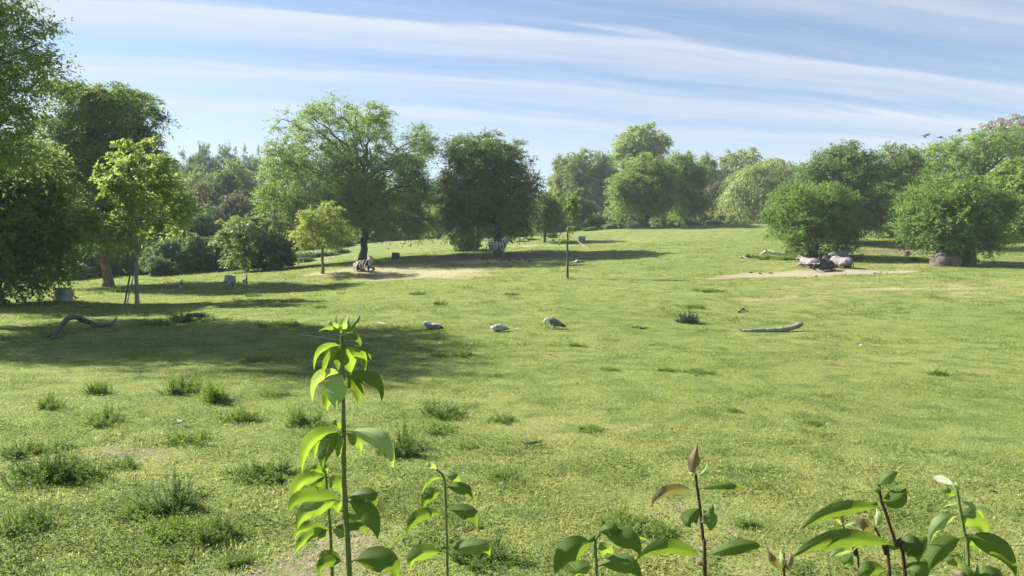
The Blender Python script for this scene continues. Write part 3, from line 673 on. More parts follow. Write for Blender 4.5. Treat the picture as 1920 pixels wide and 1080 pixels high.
woods([(318, 150, 275, 34), (352, 155, 266, 34), (388, 150, 259, 32), (424, 152, 261, 34), (458, 155, 257, 36), (494, 150, 262, 36), (528, 158, 260, 36), (564, 150, 268, 34)], 'broad', 'lf_teal', 'poplar_tree',
      'hazy tall tree, {} in the far row above the left woods', 'tree', 'hazy far trees in a row')
woods([(1062, 140, 290, 26), (1092, 135, 280, 30), (1122, 140, 282, 28), (1150, 145, 300, 26), (1045, 150, 315, 20)], 'tall', 'lf_mid', 'poplar_tree',
      'tall green tree, {} in the clump left of the park tree', 'tree', 'tall trees left of the park tree')
woods([(1290, 150, 282, 24), (1325, 150, 272, 26), (1345, 140, 312, 26)], 'broad', 'lf_mid', 'tree', 'far green tree behind the crest tree, {} of three', 'tree', 'far trees behind the crest')
woods([(346, 112, 305, 26)], 'broad', 'lf_pale', 'flowering_tree', 'pale flowering tree in the woods right of the young maple', 'tree', None)
woods([(415, 105, 300, 44)], 'broad', 'lf_dark', 'evergreen_tree', 'dark glossy evergreen under the hazy far row', 'tree', None)
woods([(385, 95, 335, 44), (445, 92, 345, 46)], 'broad', 'lf_brown', 'tree', 'brownish tree amid the left woods, {} of two', 'tree', 'brownish trees in the left woods')
woods([(395, 84, 372, 34)], 'broad', 'lf_teal', 'tree', 'feathery grey-green tree above the pale-leaved shrub', 'tree', None)
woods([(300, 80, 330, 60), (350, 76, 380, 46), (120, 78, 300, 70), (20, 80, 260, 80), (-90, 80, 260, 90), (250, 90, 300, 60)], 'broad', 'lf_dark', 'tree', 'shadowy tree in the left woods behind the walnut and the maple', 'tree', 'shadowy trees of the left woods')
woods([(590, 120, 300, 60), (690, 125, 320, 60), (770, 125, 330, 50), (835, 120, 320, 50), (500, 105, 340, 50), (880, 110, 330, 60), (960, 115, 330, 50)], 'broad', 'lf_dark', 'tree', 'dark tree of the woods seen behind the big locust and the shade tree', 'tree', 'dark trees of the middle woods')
woods([(822, 98, 380, 34), (745, 110, 380, 40)], 'broad', 'lf_yellow', 'tree', 'yellow-green tree in the gap left of the shade tree, {}', 'tree', 'yellow-green trees in the gap')
woods([(1078, 105, 365, 34), (1045, 108, 385, 26), (1108, 112, 375, 26)], 'broad', 'lf_dark', 'tree', 'dark low tree behind the thin sapling, {} of three', 'tree', 'dark low trees behind the sapling')
woods([(1342, 125, 330, 36), (1330, 118, 372, 26)], 'broad', 'lf_brown', 'tree', 'olive-brown tree between crest tree and willow, {} of two', 'tree', 'olive trees by the willow')
woods([(1500, 112, 300, 40), (1600, 100, 300, 50), (1725, 100, 285, 30), (1560, 120, 330, 50), (1680, 105, 300, 50)], 'broad', 'lf_mid', 'tree', 'green tree of the right woods filling in behind the dark round-topped tree', 'tree', 'trees of the right woods')
woods([(1960, 100, 260, 60), (1800, 100, 300, 60), (1870, 98, 320, 60)], 'broad', 'lf_locust', 'tree', 'tree behind the wide heavy-crowned tree, {} of three', 'tree', 'trees behind the right edge')
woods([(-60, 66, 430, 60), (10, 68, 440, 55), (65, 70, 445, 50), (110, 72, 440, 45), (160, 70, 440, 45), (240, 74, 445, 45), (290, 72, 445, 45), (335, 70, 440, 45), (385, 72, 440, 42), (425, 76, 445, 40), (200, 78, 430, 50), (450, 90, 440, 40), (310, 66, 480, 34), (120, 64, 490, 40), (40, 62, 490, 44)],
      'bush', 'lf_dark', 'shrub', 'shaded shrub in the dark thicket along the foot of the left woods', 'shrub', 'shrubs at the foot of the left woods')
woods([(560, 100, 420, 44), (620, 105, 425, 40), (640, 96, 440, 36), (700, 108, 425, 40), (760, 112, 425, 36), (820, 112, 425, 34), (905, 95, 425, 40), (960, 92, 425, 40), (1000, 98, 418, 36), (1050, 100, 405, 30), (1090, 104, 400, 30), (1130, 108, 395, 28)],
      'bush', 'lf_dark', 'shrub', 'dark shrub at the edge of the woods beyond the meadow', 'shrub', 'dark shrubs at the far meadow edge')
woods([(1165, 108, 398, 20), (1235, 110, 400, 20), (1325, 112, 395, 20), (1120, 104, 408, 20)], 'bush', 'lf_mid', 'shrub', 'green scrub bush below the park trees on the crest, {}', 'shrub', 'scrub along the crest')
woods([(1258, 110, 398, 18), (1318, 116, 396, 16), (1345, 114, 392, 16)], 'bush', 'lf_yellow', 'shrub', 'bright yellow-green bush on the crest, {} of three', 'shrub', 'yellow-green bushes on the crest')
woods([(1180, 106, 412, 16), (1150, 100, 416, 18), (1300, 104, 413, 16), (1335, 104, 411, 18), (1365, 106, 412, 14), (1105, 96, 425, 16)], 'bush', 'lf_teal', 'shrub', 'low grey-green weedy bush lining the crest, {}', 'shrub', 'low weedy bushes lining the crest')
woods([(560, 80, 474, 20), (590, 82, 472, 20), (618, 82, 472, 18), (640, 84, 466, 18), (575, 77, 482, 18), (660, 86, 476, 14)], 'bush', 'lf_teal', 'shrub', 'low grey-green bush behind the small yellow-green tree, {} in the clump', 'shrub', 'grey-green bushes behind the small tree')
woods([(728, 108, 437, 14), (795, 106, 440, 14)], 'bush', 'lf_mid', 'shrub', 'small green bush at the back of the meadow, {} of two', 'shrub', 'small bushes at the back of the meadow')
woods([(1000, 84, 447, 16), (978, 82, 452, 14), (945, 80, 456, 12), (1035, 86, 438, 10)], 'bush', 'lf_bush', 'shrub', 'leafy low plant on the ridge by the standing zebra, {} of four', 'shrub', 'low plants on the ridge')
woods([(1640, 105, 425, 30), (1720, 100, 425, 30), (1800, 95, 425, 34), (1890, 92, 425, 40), (1950, 90, 425, 40), (1500, 110, 408, 30), (1570, 108, 412, 34)], 'bush', 'lf_dark', 'shrub', 'dark shrub at the foot of the right woods', 'shrub', 'dark shrubs of the right woods')

woods([(1140, 135, 395, 40), (1190, 138, 385, 44), (1240, 140, 385, 44), (1290, 138, 385, 44), (1340, 140, 380, 44), (1395, 140, 385, 44), (1450, 138, 385, 44), (1510, 135, 385, 44), (1580, 130, 390, 50), (1650, 125, 390, 50), (1080, 130, 385, 44)], 'bush', 'lf_mid', 'shrub', 'tall shrub of the continuous thicket behind the crest', 'shrub', 'thicket behind the crest')
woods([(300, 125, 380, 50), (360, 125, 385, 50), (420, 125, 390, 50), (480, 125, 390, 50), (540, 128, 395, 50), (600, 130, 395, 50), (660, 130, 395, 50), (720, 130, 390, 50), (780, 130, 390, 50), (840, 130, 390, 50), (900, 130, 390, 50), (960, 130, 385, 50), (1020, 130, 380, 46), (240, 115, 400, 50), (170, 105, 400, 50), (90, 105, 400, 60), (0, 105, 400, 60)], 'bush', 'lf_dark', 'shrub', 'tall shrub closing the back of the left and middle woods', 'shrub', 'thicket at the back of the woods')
woods([(320, 128, 300, 44), (380, 130, 292, 44), (440, 132, 290, 44), (500, 132, 292, 44), (560, 132, 300, 44), (290, 120, 310, 40)], 'broad', 'lf_mid', 'tree', 'rounded tree in front of the hazy far row, {}', 'tree', 'rounded trees below the hazy far row')
for _ps in PROTO.values():
    for _p in _ps:
        if _p.as_pointer() not in _used:
            for _c in list(_p.children): bpy.data.objects.remove(_c)
            bpy.data.objects.remove(_p)
# ================================================================ ANIMALS
def animal_mat(name, rough=0.75, trans=False):
    m, t = new_mat(name)
    a = t.attr('coat'); g = t.new('ShaderNodeTexCoord').outputs['Object']
    n = t.noise(g, 14.0, 4, 0.6)
    col = t.mix(1.0, a.outputs['Color'], t.math('MULTIPLY_ADD', n, 0.5, 0.75), 'MULTIPLY')
    finish(t, principled(t, col, rough, 0.2)); return m
M['coat'] = animal_mat('animal_coat')

def coat(me, fn):
    """paints the coat pattern of an animal from its own body coordinates"""
    n = len(me.vertices); co = np.empty(n * 3, np.float32); me.vertices.foreach_get('co', co); co = co.reshape(-1, 3).astype(float)
    col = np.ones((n, 4), np.float32); col[:, :3] = fn(co[:, 0], co[:, 1], co[:, 2])
    at_ = me.color_attributes.new('coat', 'FLOAT_COLOR', 'POINT'); at_.data.foreach_set('color', col.ravel())

def fused(mb, voxel):
    """grows the tubes of a body into one continuous skin"""
    tmp = mb.build('body_rough', None)
    mod = tmp.modifiers.new('r', 'REMESH'); mod.mode = 'VOXEL'; mod.voxel_size = voxel
    sm = tmp.modifiers.new('s', 'SMOOTH'); sm.iterations = 4; sm.factor = 0.5
    dg = bpy.context.evaluated_depsgraph_get(); dg.update()
    me = bpy.data.meshes.new_from_object(tmp.evaluated_get(dg))
    old = tmp.data; bpy.data.objects.remove(tmp); bpy.data.meshes.remove(old)
    me.polygons.foreach_set('use_smooth', np.ones(len(me.polygons), bool)); return me

def creature(name, label, cat, loc, rz, sweeps, fn, voxel, extras=(), group=None, scale=1.0):
    root = thing(name, label, cat, loc, rz, group, scale)
    mb = MB()
    for path, rad in sweeps: add_tube(mb, curve(path, 6), np.stack([np.interp(np.linspace(0, 1, (len(path) - 1) * 6 + 1), np.linspace(0, 1, len(path)), np.asarray([q[k] if hasattr(q, '__len__') else q for q in rad], float)) for k in (0, 1)], 1), 14)
    me = fused(mb, voxel); coat(me, fn); me.name = name + '_body'
    b = bpy.data.objects.new('body', me); C.objects.link(b); me.materials.append(M['coat']); b.parent = root
    for nm, sw, efn in extras:
        eb = MB()
        for path, rad in sw: add_tube(eb, curve(path, 5), np.stack([np.interp(np.linspace(0, 1, (len(path) - 1) * 5 + 1), np.linspace(0, 1, len(path)), np.asarray([q[k] if hasattr(q, '__len__') else q for q in rad], float)) for k in (0, 1)], 1), 8)
        o = eb.build(nm, M['coat'], root); coat(o.data, efn)
    return root

flat = lambda c: (lambda x, y, z: np.broadcast_to(np.array(c), (len(x), 3)))
def pick(mask, a, b): return np.where(mask[:, None], np.array(a)[None], np.array(b)[None])
BLK, WHT = (0.014, 0.013, 0.014), (0.44, 0.42, 0.385)

def zebra_fn(x, y, z):
    w = np.clip((-0.20 - x) / 0.35, 0, 1)                            # stripes turn from upright on the ribs to level on the rump
    leg = np.clip((0.72 - z) / 0.15, 0, 1)
    ph = x * 26 * (1 - w) + (z * 27 + x * 12) * w
    ph = ph * (1 - leg) + z * 62 * leg
    nk = np.clip((x - 0.52) / 0.1, 0, 1) * (z > 0.95)
    ph = ph * (1 - nk) + (x * 30 + z * 26) * nk
    s = np.sin(ph + 0.5 * np.sin(y * 7))
    c = pick(s > 0.0, WHT, BLK)
    belly = (z < 0.74) & (z > 0.6) & (np.abs(y) < 0.12) & (np.abs(x) < 0.5)
    c = np.where(belly[:, None], np.array(WHT), c)
    muz = (x > 1.16) & (z > .9); c = np.where(muz[:, None], np.array((0.03, 0.027, 0.026)), c)
    return np.where((z < 0.055)[:, None], np.array((0.03, 0.03, 0.03)), c)

def standing_zebra(px, d, rz, label):
    b = spot(px, d)
    sw = [([(-0.80, 0, 1.04), (-0.70, 0, 1.05), (-0.5, 0, 1.05), (-0.2, 0, 1.0), (0.15, 0, .98), (0.42, 0, 1.02), (0.6, 0, 1.06), (.72, 0, 1.06)], [(.07, .1), (.21, .25), (.28, .31), (.31, .33), (.30, .32), (.26, .32), (.19, .27), (.09, .15)]),
          ([(0.48, 0, 1.12), (0.68, 0, 1.3), (0.86, 0, 1.45), (0.98, 0, 1.52)], [(.14, .27), (.11, .21), (.09, .16), (.085, .12)]),
          ([(0.90, 0, 1.54), (1.02, 0, 1.48), (1.14, 0, 1.34), (1.25, 0, 1.2), (1.28, 0, 1.15)], [(.075, .09), (.095, .13), (.075, .1), (.062, .07), (.035, .04)])]
    for s in (-1, 1):
        q = 0.07 * s
        sw.append(([(0.46, .15 * s, 1.0), (0.47 + q, .15 * s, .74), (0.48 + q, .145 * s, .5), (0.48 + q, .14 * s, .44), (.48 + q, .14 * s, .14), (.51 + q, .14 * s, .07), (.53 + q, .14 * s, .0)], [(.1, .16), (.075, .10), (.05, .058), (.048, .055), (.032, .036), (.04, .045), (.05, .065)]))
        q = -0.10 * s
        sw.append(([(-0.56, .15 * s, 1.02), (-0.48 + q, .17 * s, .78), (-0.60 + q, .165 * s, .56), (-0.69 + q, .16 * s, .46), (-.65 + q, .16 * s, .14), (-.62 + q, .16 * s, .07), (-.6 + q, .16 * s, 0)], [(.15, .24), (.11, .17), (.06, .085), (.048, .06), (.034, .038), (.04, .045), (.05, .065)]))
        sw.append(([(0.93, .05 * s, 1.58), (0.92, .075 * s, 1.67), (0.92, .08 * s, 1.74)], [(.03, .03), (.035, .04), (.008, .008)]))
    ex = [('tail', [([(-0.80, 0, 1.2), (-.9, 0, 1.1), (-.97, 0.02, .9), (-.99, .03, .66), (-.99, .03, .5)], [.03, .03, .045, .055, .02])], flat(BLK)),
          ('mane', [([(0.44, 0, 1.36), (0.62, 0, 1.48), (0.78, 0, 1.60), (0.92, 0, 1.66)], [(.02, .05), (.025, .085), (.025, .085), (.02, .04)])], lambda x, y, z: pick(np.sin(x * 40) > 0, WHT, BLK))]
    return creature('zebra', label, 'zebra', b, rz, sw, zebra_fn, 0.02, ex, 'zebras')
standing_zebra(934, 60, R(22), 'striped zebra standing in the shade of the broad dark tree')

def lying_sweeps(neck, headp, legside=1, hump=0.0):
    sw = [([(-0.85, 0, .36), (-0.74, 0, .40), (-0.5, 0, .44), (-0.15, 0, .42), (0.2, 0, .44 + hump * .3), (0.45, 0, .50 + hump), (0.66, 0, .52 + hump), (.80, 0, .50)], [(.08, .1), (.25, .26), (.36, .36), (.38, .36), (.35, .37), (.29, .37), (.21, .29), (.1, .16)]),
          (neck, [(.15, .26), (.12, .20), (.09, .15), (.085, .12)][:len(neck)]),
          (headp, [(.07, .085), (.095, .125), (.078, .1), (.06, .07), (.03, .035)][:len(headp)])]
    for s in (-1, 1):
        sw.append(([(-0.55, .24 * s, .40), (-0.30, .34 * s, .34), (-.10, .40 * s, .18), (-.3, .42 * s, .08), (-.5, .42 * s, .06), (-.36, .45 * s, .05)][:5], [(.2, .28), (.17, .2), (.10, .11), (.055, .06), (.045, .05)]))
        sw.append(([(0.52, .2 * s, .42), (0.78, .24 * s, .26), (0.95, .25 * s, .16), (.78, .28 * s, .07), (.56, .29 * s, .05)], [(.13, .18), (.09, .11), (.06, .065), (.045, .045), (.045, .05)]))
    return sw

def zebra_lying(px, d, rz, label):
    b = spot(px, d)
    neck = [(0.55, 0, .60), (0.74, 0, .78), (0.86, 0, .90), (.92, 0, .95)]
    head = [(0.86, 0, .98), (0.98, 0, .93), (1.10, 0, .78), (1.19, .0, .62), (1.22, .0, .56)]
    sw = lying_sweeps(neck, head)
    sw.append(([(0.55, -.24, .3), (0.9, -.36, .12), (1.15, -.5, .06), (1.32, -.6, .05)], [(.1, .12), (.06, .06), (.045, .045), (.05, .05)]))
    for s in (-1, 1): sw.append(([(0.88, .07 * s, 1.02), (.86, .14 * s, 1.10), (.86, .17 * s, 1.17)], [(.035, .035), (.045, .04), (.01, .01)]))
    def fn(x, y, z):
        w = np.clip((-0.25 - x) / 0.3, 0, 1); ph = x * 25 * (1 - w) + (z * 24 - x * 13) * w
        hd = (x > .82) & (z > .5); ph = np.where(hd, z * 50 + np.abs(y) * 40, ph)
        c = pick(np.sin(ph) > 0.0, (.46, .44, .40), (.022, .02, .02))
        c = np.where(((x > 1.15) & (z > .45))[:, None], np.array((0.10, 0.09, 0.08)), c)
        c = np.where(((x > 1.28) & (z < .14))[:, None], np.array((0.06, .055, .05)), c); return c
    ex = [('mane', [([(0.52, 0, .86), (0.68, 0, .96), (0.80, 0, 1.06), (.90, 0, 1.09)], [(.02, .05), (.025, .07), (.025, .06), (.02, .03)])], lambda x, y, z: pick(np.sin(x * 44) > 0, WHT, BLK))]
    return creature('zebra', label, 'zebra', b, rz, sw, fn, 0.022, ex, 'zebras')
zebra_lying(681, 53, R(-40), 'zebra lying down facing the path at the foot of the locust tree')

def antelope_lying(px, d, rz, label, body_c, belly_c, kind, head_pose='up', scale=1.0, dz=0.0):
    b = spot(px, d) + np.array([0, 0, dz])
    if head_pose == 'up':
        neck = [(0.55, 0, .60), (0.74, 0, .76), (0.86, 0, .86), (.92, 0, .9)]; head = [(0.86, 0, .93), (0.98, 0, .89), (1.13, 0, .76), (1.25, 0, .64), (1.29, 0, .6)]
        hp = (0.90, 0.98)
    elif head_pose == 'low':
        neck = [(0.58, 0, .54), (0.82, 0, .52), (0.98, 0, .46), (1.04, 0, .43)]; head = [(0.98, 0, .47), (1.10, 0, .42), (1.24, 0, .30), (1.36, 0, .19), (1.4, 0, .15)]
        hp = (1.02, 0.54)
    else:                                                            # turned back along the flank
        neck = [(0.55, 0, .60), (0.70, .12, .74), (0.66, .3, .80), (.58, .38, .78)]; head = [(0.66, .34, .82), (0.54, .42, .78), (0.36, .46, .66), (.22, .48, .56), (.18, .48, .52)]
        hp = (.62, .90)
    sw = lying_sweeps(neck, head, hump=0.06 if kind == 'gnu' else 0.0)
    hx, hz = hp; hy = 0.36 if head_pose == 'back' else 0.0
    for s in (-1, 1): sw.append(([(hx, hy + .07 * s, hz - .02), (hx - .03, hy + .17 * s, hz), (hx - .05, hy + .24 * s, hz - .01)], [(.03, .02), (.04, .025), (.01, .01)]))
    bc, lc = np.array(body_c), np.array(belly_c)
    def fn(x, y, z):
        c = np.where(np.clip((z - .16) / .2, 0, 1)[:, None] > .5, bc, lc)
        hd = (z > .5) & (x > .9) if head_pose != 'back' else (y > .28) & (z > .6)
        if head_pose == 'low': hd = x > 1.02
        if kind == 'oryx':
            band = (z < .30) & (z > .20) & (x < .6); c = np.where(band[:, None], np.array((.03, .028, .028)), c)
            mask = np.sin(z * 34 + x * 6) > 0.1; c = np.where(hd[:, None], np.where(mask[:, None], np.array((.42, .40, .37)), np.array((.025, .023, .022))), c)
        else:
            c = np.where(hd[:, None], np.array((.035, .032, .032)), c)
            st = (x > .1) & (x < .62) & (np.sin(x * 60) > .55) & (z > .4); c = np.where(st[:, None], bc * .6, c)
        return c
    if kind == 'oryx':
        horn = [([(hx - .02, hy + .05 * s, hz + .02), (hx - .22, hy + .09 * s, hz + .26), (hx - .45, hy + .12 * s, hz + .46)], [.026, .018, .005]) for s in (-1, 1)]; hc = (.06, .055, .05)
    else:
        horn = [([(hx, hy + .06 * s, hz), (hx, hy + .20 * s, hz - .03), (hx + .02, hy + .30 * s, hz + .04), (hx + .02, hy + .27 * s, hz + .20)], [.035, .03, .022, .006]) for s in (-1, 1)]; hc = (.42, .37, .29)
    ex = [('horn', [h], flat(hc)) for h in horn]
    ex.append(('tail', [([(-.84, 0, .44), (-.97, .05, .3), (-1.02, .1, .12), (-1.05, .2, .04)], [.025, .022, .04, .015])], flat((.03, .028, .027))))
    if kind == 'gnu':
        ex.append(('mane', [([(0.42, 0, .94), (0.6, 0, .98), (0.78, 0 if head_pose != 'back' else .14, 1.0 if head_pose != 'low' else .76), (.88, 0 if head_pose != 'back' else .2, 1.0 if head_pose != 'low' else .66)], [(.02, .04), (.03, .07), (.03, .06), (.02, .03)])], flat((.02, .018, .018))))
    return creature('antelope', label, 'antelope', b, rz, sw, fn, 0.024, ex, 'antelopes resting on the sand', scale)
antelope_lying(1516, 45.2, R(118), 'pale grey horned antelope lying apart, the one furthest from the boulder', (.205, .19, .178), (.15, .135, .125), 'oryx', 'up', 0.76)
antelope_lying(1546, 43.0, R(212), 'dark charcoal horned antelope lying in front of the resting herd', (.05, .05, .052), (.055, .052, .05), 'gnu', 'low', 0.80)
antelope_lying(1559, 45.4, R(200), 'dark brown antelope half hidden behind the charcoal one', (.10, .085, .075), (.08, .07, .06), 'gnu', 'low', 0.80)
antelope_lying(1577, 44.4, R(122), 'pale grey antelope lying right of the charcoal one on the sand', (.205, .19, .178), (.11, .10, .095), 'gnu', 'low', 0.82)
antelope_lying(1571, 48.0, R(10), 'grey antelope with black and white face resting at the back of the herd', (.15, .14, .13), (.24, .22, .2), 'oryx', 'up', 0.84)

# ---- birds
def goose(px, d, rz, label, pose):
    b = spot(px, d); lift = 0.0 if pose == 'sit' else 0.26
    z = 0.15 + lift
    sw = [([(-.40, 0, z + .02), (-.30, 0, z + .01), (-.12, 0, z), (.08, 0, z), (.22, 0, z + .04), (.28, 0, z + .08)], [(.02, .012), (.075, .06), (.135, .125), (.145, .14), (.09, .1), (.04, .05)])]
    if pose == 'graze':
        neck = [(.20, 0, z + .04), (.36, 0, z + .02), (.47, 0, z - .12), (.51, 0, z - .27)]; head = [(.505, 0, z - .25), (.53, 0, z - .31), (.55, 0, z - .36)]
    else:
        neck = [(.20, 0, z + .04), (.29, 0, z + .16), (.29, 0, z + .30), (.30, 0, z + .42)]; head = [(.28, 0, z + .42), (.33, 0, z + .43), (.39, 0, z + .41)]
    sw += [(neck, [(.075, .08), (.05, .05), (.036, .036), (.036, .036)]), (head, [(.035, .035), (.042, .042), (.02, .022)])]
    ex = []
    hx, hz = head[-1][0], head[-1][2]
    tip = (hx + .035, 0, hz - .05) if pose == 'graze' else (hx + .06, 0, hz - .015)
    ex.append(('bill', [([(hx - .015, 0, hz), tip], [(.02, .018), (.01, .006)])], flat((.015, .015, .016))))
    if pose != 'sit':
        for s in (-1, 1): ex.append(('leg', [([(-.02, .06 * s, z - .06), (-.01, .06 * s, .02), (.06, .06 * s, .012)], [(.016, .016), (.013, .013), (.03, .008)])], flat((.03, .028, .026))))
    nz0 = z
    def fn(x, y, zz):
        c = pick(zz > nz0 - .05, (.115, .09, .066), (.42, .39, .34))
        c = np.where((np.sin(x * 62) > .5)[:, None] & (zz > nz0 - .05)[:, None], c * 1.5, c)
        c = np.where((x > .17)[:, None] & (zz < nz0 + .08)[:, None], np.array((.50, .46, .40)), c)
        c = np.where((x < -.30)[:, None], np.array((.02, .02, .02)), c)
        nk = ((zz > nz0 + .14) & (x > .2)) | ((x > .33)); c = np.where(nk[:, None], np.array((.014, .014, .015)), c)
        if pose == 'graze': chin = (x > .495) & (x < .53) & (zz < nz0 - .26)
        else: chin = (x > .27) & (x < .335) & (zz > nz0 + .36) & (zz < nz0 + .425)
        return np.where(chin[:, None], np.array((.7, .68, .64)), c)
    return creature('goose', label, 'goose', b, rz, sw, fn, 0.014, ex, 'geese on the shaded lawn')
goose(331, 46, R(20), 'brown goose sitting on the lawn with its neck up, apart from the pair', 'sit')
goose(425, 46.5, R(-20), 'brown goose grazing head down in front of the metal tub', 'graze')
goose(460, 47, R(-55), 'goose standing upright with black neck and pale breast beside the metal tub', 'stand')

def resting_bird(px, py, rz, label, pose, dark, pale):
    b = gpix(px, py); z = 0.12
    if pose == 'preen':
        sw = [([(-.44, 0, .05), (-.3, 0, .13), (-.1, 0, .2), (.06, 0, .26), (.16, 0, .29)], [(.03, .012), (.08, .06), (.12, .12), (.11, .12), (.05, .06)]),
              ([(.12, 0, .30), (.22, 0, .32), (.28, .02, .26), (.27, .03, .2)], [(.06, .06), (.045, .045), (.042, .042), (.03, .03)])]
        legs = [([(-.02, .06 * s, .12), (.02, .06 * s, .02), (.1, .06 * s, .012)], [(.03, .03), (.02, .02), (.035, .01)]) for s in (-1, 1)]
        bill = [([(.27, .03, .2), (.24, .03, .15)], [(.022, .02), (.01, .008)])]
    elif pose == 'tuck':
        sw = [([(-.40, 0, .06), (-.28, 0, .09), (-.08, 0, .12), (.12, 0, .12), (.22, 0, .10)], [(.03, .012), (.09, .06), (.14, .115), (.13, .115), (.06, .06)]),
              ([(.18, 0, .14), (.24, .03, .22), (.16, .05, .25), (.02, .05, .22)], [(.07, .06), (.05, .05), (.052, .05), (.03, .03)])]
        legs = []; bill = [([(.02, .05, .22), (-.06, .05, .2)], [(.022, .02), (.01, .008)])]
    else:
        sw = [([(-.34, 0, .07), (-.2, 0, .1), (0, 0, .13), (.16, 0, .12), (.24, 0, .09)], [(.03, .015), (.1, .06), (.14, .12), (.12, .11), (.06, .06)]),
              ([(.12, -.02, .13), (.22, -.12, .13), (.16, -.2, .1), (.04, -.2, .07)], [(.07, .06), (.055, .055), (.055, .05), (.03, .025)])]
        legs = []; bill = [([(.04, -.2, .07), (-.03, -.2, .04)], [(.022, .018), (.01, .008)])]
    dk, pl = np.array(dark), np.array(pale)
    def fn(x, y, zz):
        feather = np.sin(x * 95 + np.abs(y) * 40 + 1.5 * np.sin(zz * 40)) + 0.8 * np.sin(zz * 130 + x * 45 + 2 * np.sin(x * 30))
        c = np.where((feather > .35)[:, None], pl, dk)
        c = np.where((x < -.3)[:, None], np.array((.03, .03, .032)), c)
        hd = {'preen': x > .13, 'tuck': (zz > .19) | (x > .2), 'curl': y < -.1}[pose]
        return np.where(hd[:, None], np.array((.52, .5, .47)), c)
    ex = [('bill', bill, flat((.16, .13, .11)))] + [('leg', [l], flat((.33, .31, .29))) for l in legs]
    return creature('bird', label, 'bird', b, rz, sw, fn, 0.012, ex, 'white-headed birds resting on the open grass', 0.84)
resting_bird(810, 619, R(172), 'white-headed bird asleep with streaked dark wings, head tucked along its back', 'tuck', (.05, .05, .055), (.32, .32, .32))
resting_bird(937, 622, R(200), 'pale grey-white bird curled up asleep between the other two resting birds', 'curl', (.22, .22, .22), (.46, .45, .43))
resting_bird(1037, 617, R(188), 'white-headed bird with speckled grey wings sitting up and bending its neck to preen', 'preen', (.045, .043, .045), (.33, .325, .32))

def wader():
    b = spot(1083, 50.5); z = .40
    sw = [([(-.34, 0, z), (-.2, 0, z + .02), (0, 0, z + .03), (.14, 0, z), (.2, 0, z - .02)], [(.03, .02), (.1, .09), (.13, .12), (.09, .09), (.04, .04)]),
          ([(.14, 0, z), (.28, 0, z + .02), (.36, 0, z + .0)], [(.06, .06), (.04, .04), (.035, .035)]), ([(.34, 0, z + .01), (.40, 0, z - .02)], [(.045, .045), (.025, .025)])]
    ex = [('bill', [([(.39, 0, z - .02), (.46, 0, z - .06)], [(.018, .016), (.008, .006)])], flat((.25, .12, .1)))]
    for s in (-1, 1): ex.append(('leg', [([(-.02, .05 * s, z - .06), (0, .05 * s, .02), (.06, .05 * s, .012)], [(.016, .016), (.012, .012), (.03, .008)])], flat((.3, .15, .12))))
    def fn(x, y, zz):
        c = pick((x < .02) & (x > -.16) & (zz > z - .05) & (np.abs(y) > .05), (.03, .03, .03), (.45, .42, .38))
        return np.where((x < -.24)[:, None], np.array((.03, .03, .03)), c)
    creature('bird', 'pale bird with a black wing patch feeding right of the thin sapling', 'bird', b, R(168), sw, fn, 0.014, ex)
wader()

def flying_goose(px, py, d, rz, lift, label):
    p = at(px, py, d)
    sw = [([(-.45, 0, 0), (-.3, 0, .01), (0, 0, 0), (.2, 0, .02), (.45, 0, .05), (.62, 0, .05), (.7, 0, .04)], [(.05, .015), (.08, .06), (.13, .12), (.09, .09), (.035, .035), (.045, .045), (.012, .012)])]
    ex = []
    for s in (-1, 1):
        path = [(0.05, .08 * s, .06), (.09, .38 * s, .06 + lift * .45), (.0, .68 * s, .06 + lift * (.55 if lift > 0 else .7)), (-.16, .92 * s, .06 + lift * .95)]
        ex.append(('wing', [(path, [(.19, .03), (.19, .022), (.13, .014), (.02, .006)])], flat((.09, .08, .075))))
    creature('flying_bird', label, 'bird', p, rz, sw, lambda x, y, z: pick(x > .3, (.02, .02, .02), (.13, .11, .09)), 0.02, ex, 'birds flying above the right woods', 0.85)
flying_goose(1735, 254, 108, R(150), -.35, 'flying bird with lowered wings, the lead of the flock')
flying_goose(1741, 251.5, 111, R(155), -.30, 'flying bird overlapping the wing of the lead bird')
flying_goose(1764, 258, 110, R(160), .12, 'flying bird gliding level just behind the overlapping two')
flying_goose(1799, 246, 115, R(170), .5, 'flying bird with raised wings in the middle of the flock')
flying_goose(1826, 241.5, 118, R(160), -.15, 'last flying bird of the flock, closest to the blossom tree')
# ================================================================ TUBS, LOGS, BOULDERS, STAKE, LITTER
def metal_mat(name, a, b):
    m, t = new_mat(name); g = t.new('ShaderNodeTexCoord').outputs['Object']
    n = t.noise(g, 3.0, 5, 0.6); n2 = t.noise(t.mapping(g, (1, 1, .2)), 14, 4)
    col = t.mix(t.smooth(n, .35, .65), a, b); col = t.mix(t.math('MULTIPLY', t.smooth(n2, .55, .8), .5), col, (.22, .19, .16))
    finish(t, principled(t, col, 0.5, 0.4, bump(t, n2, .2, .01), 0.55)); return m
M['tub'] = metal_mat('galvanised_tub', (.20, .21, .23), (.30, .31, .33))
M['tub_dark'] = metal_mat('dark_tub', (.022, .024, .028), (.05, .052, .056))

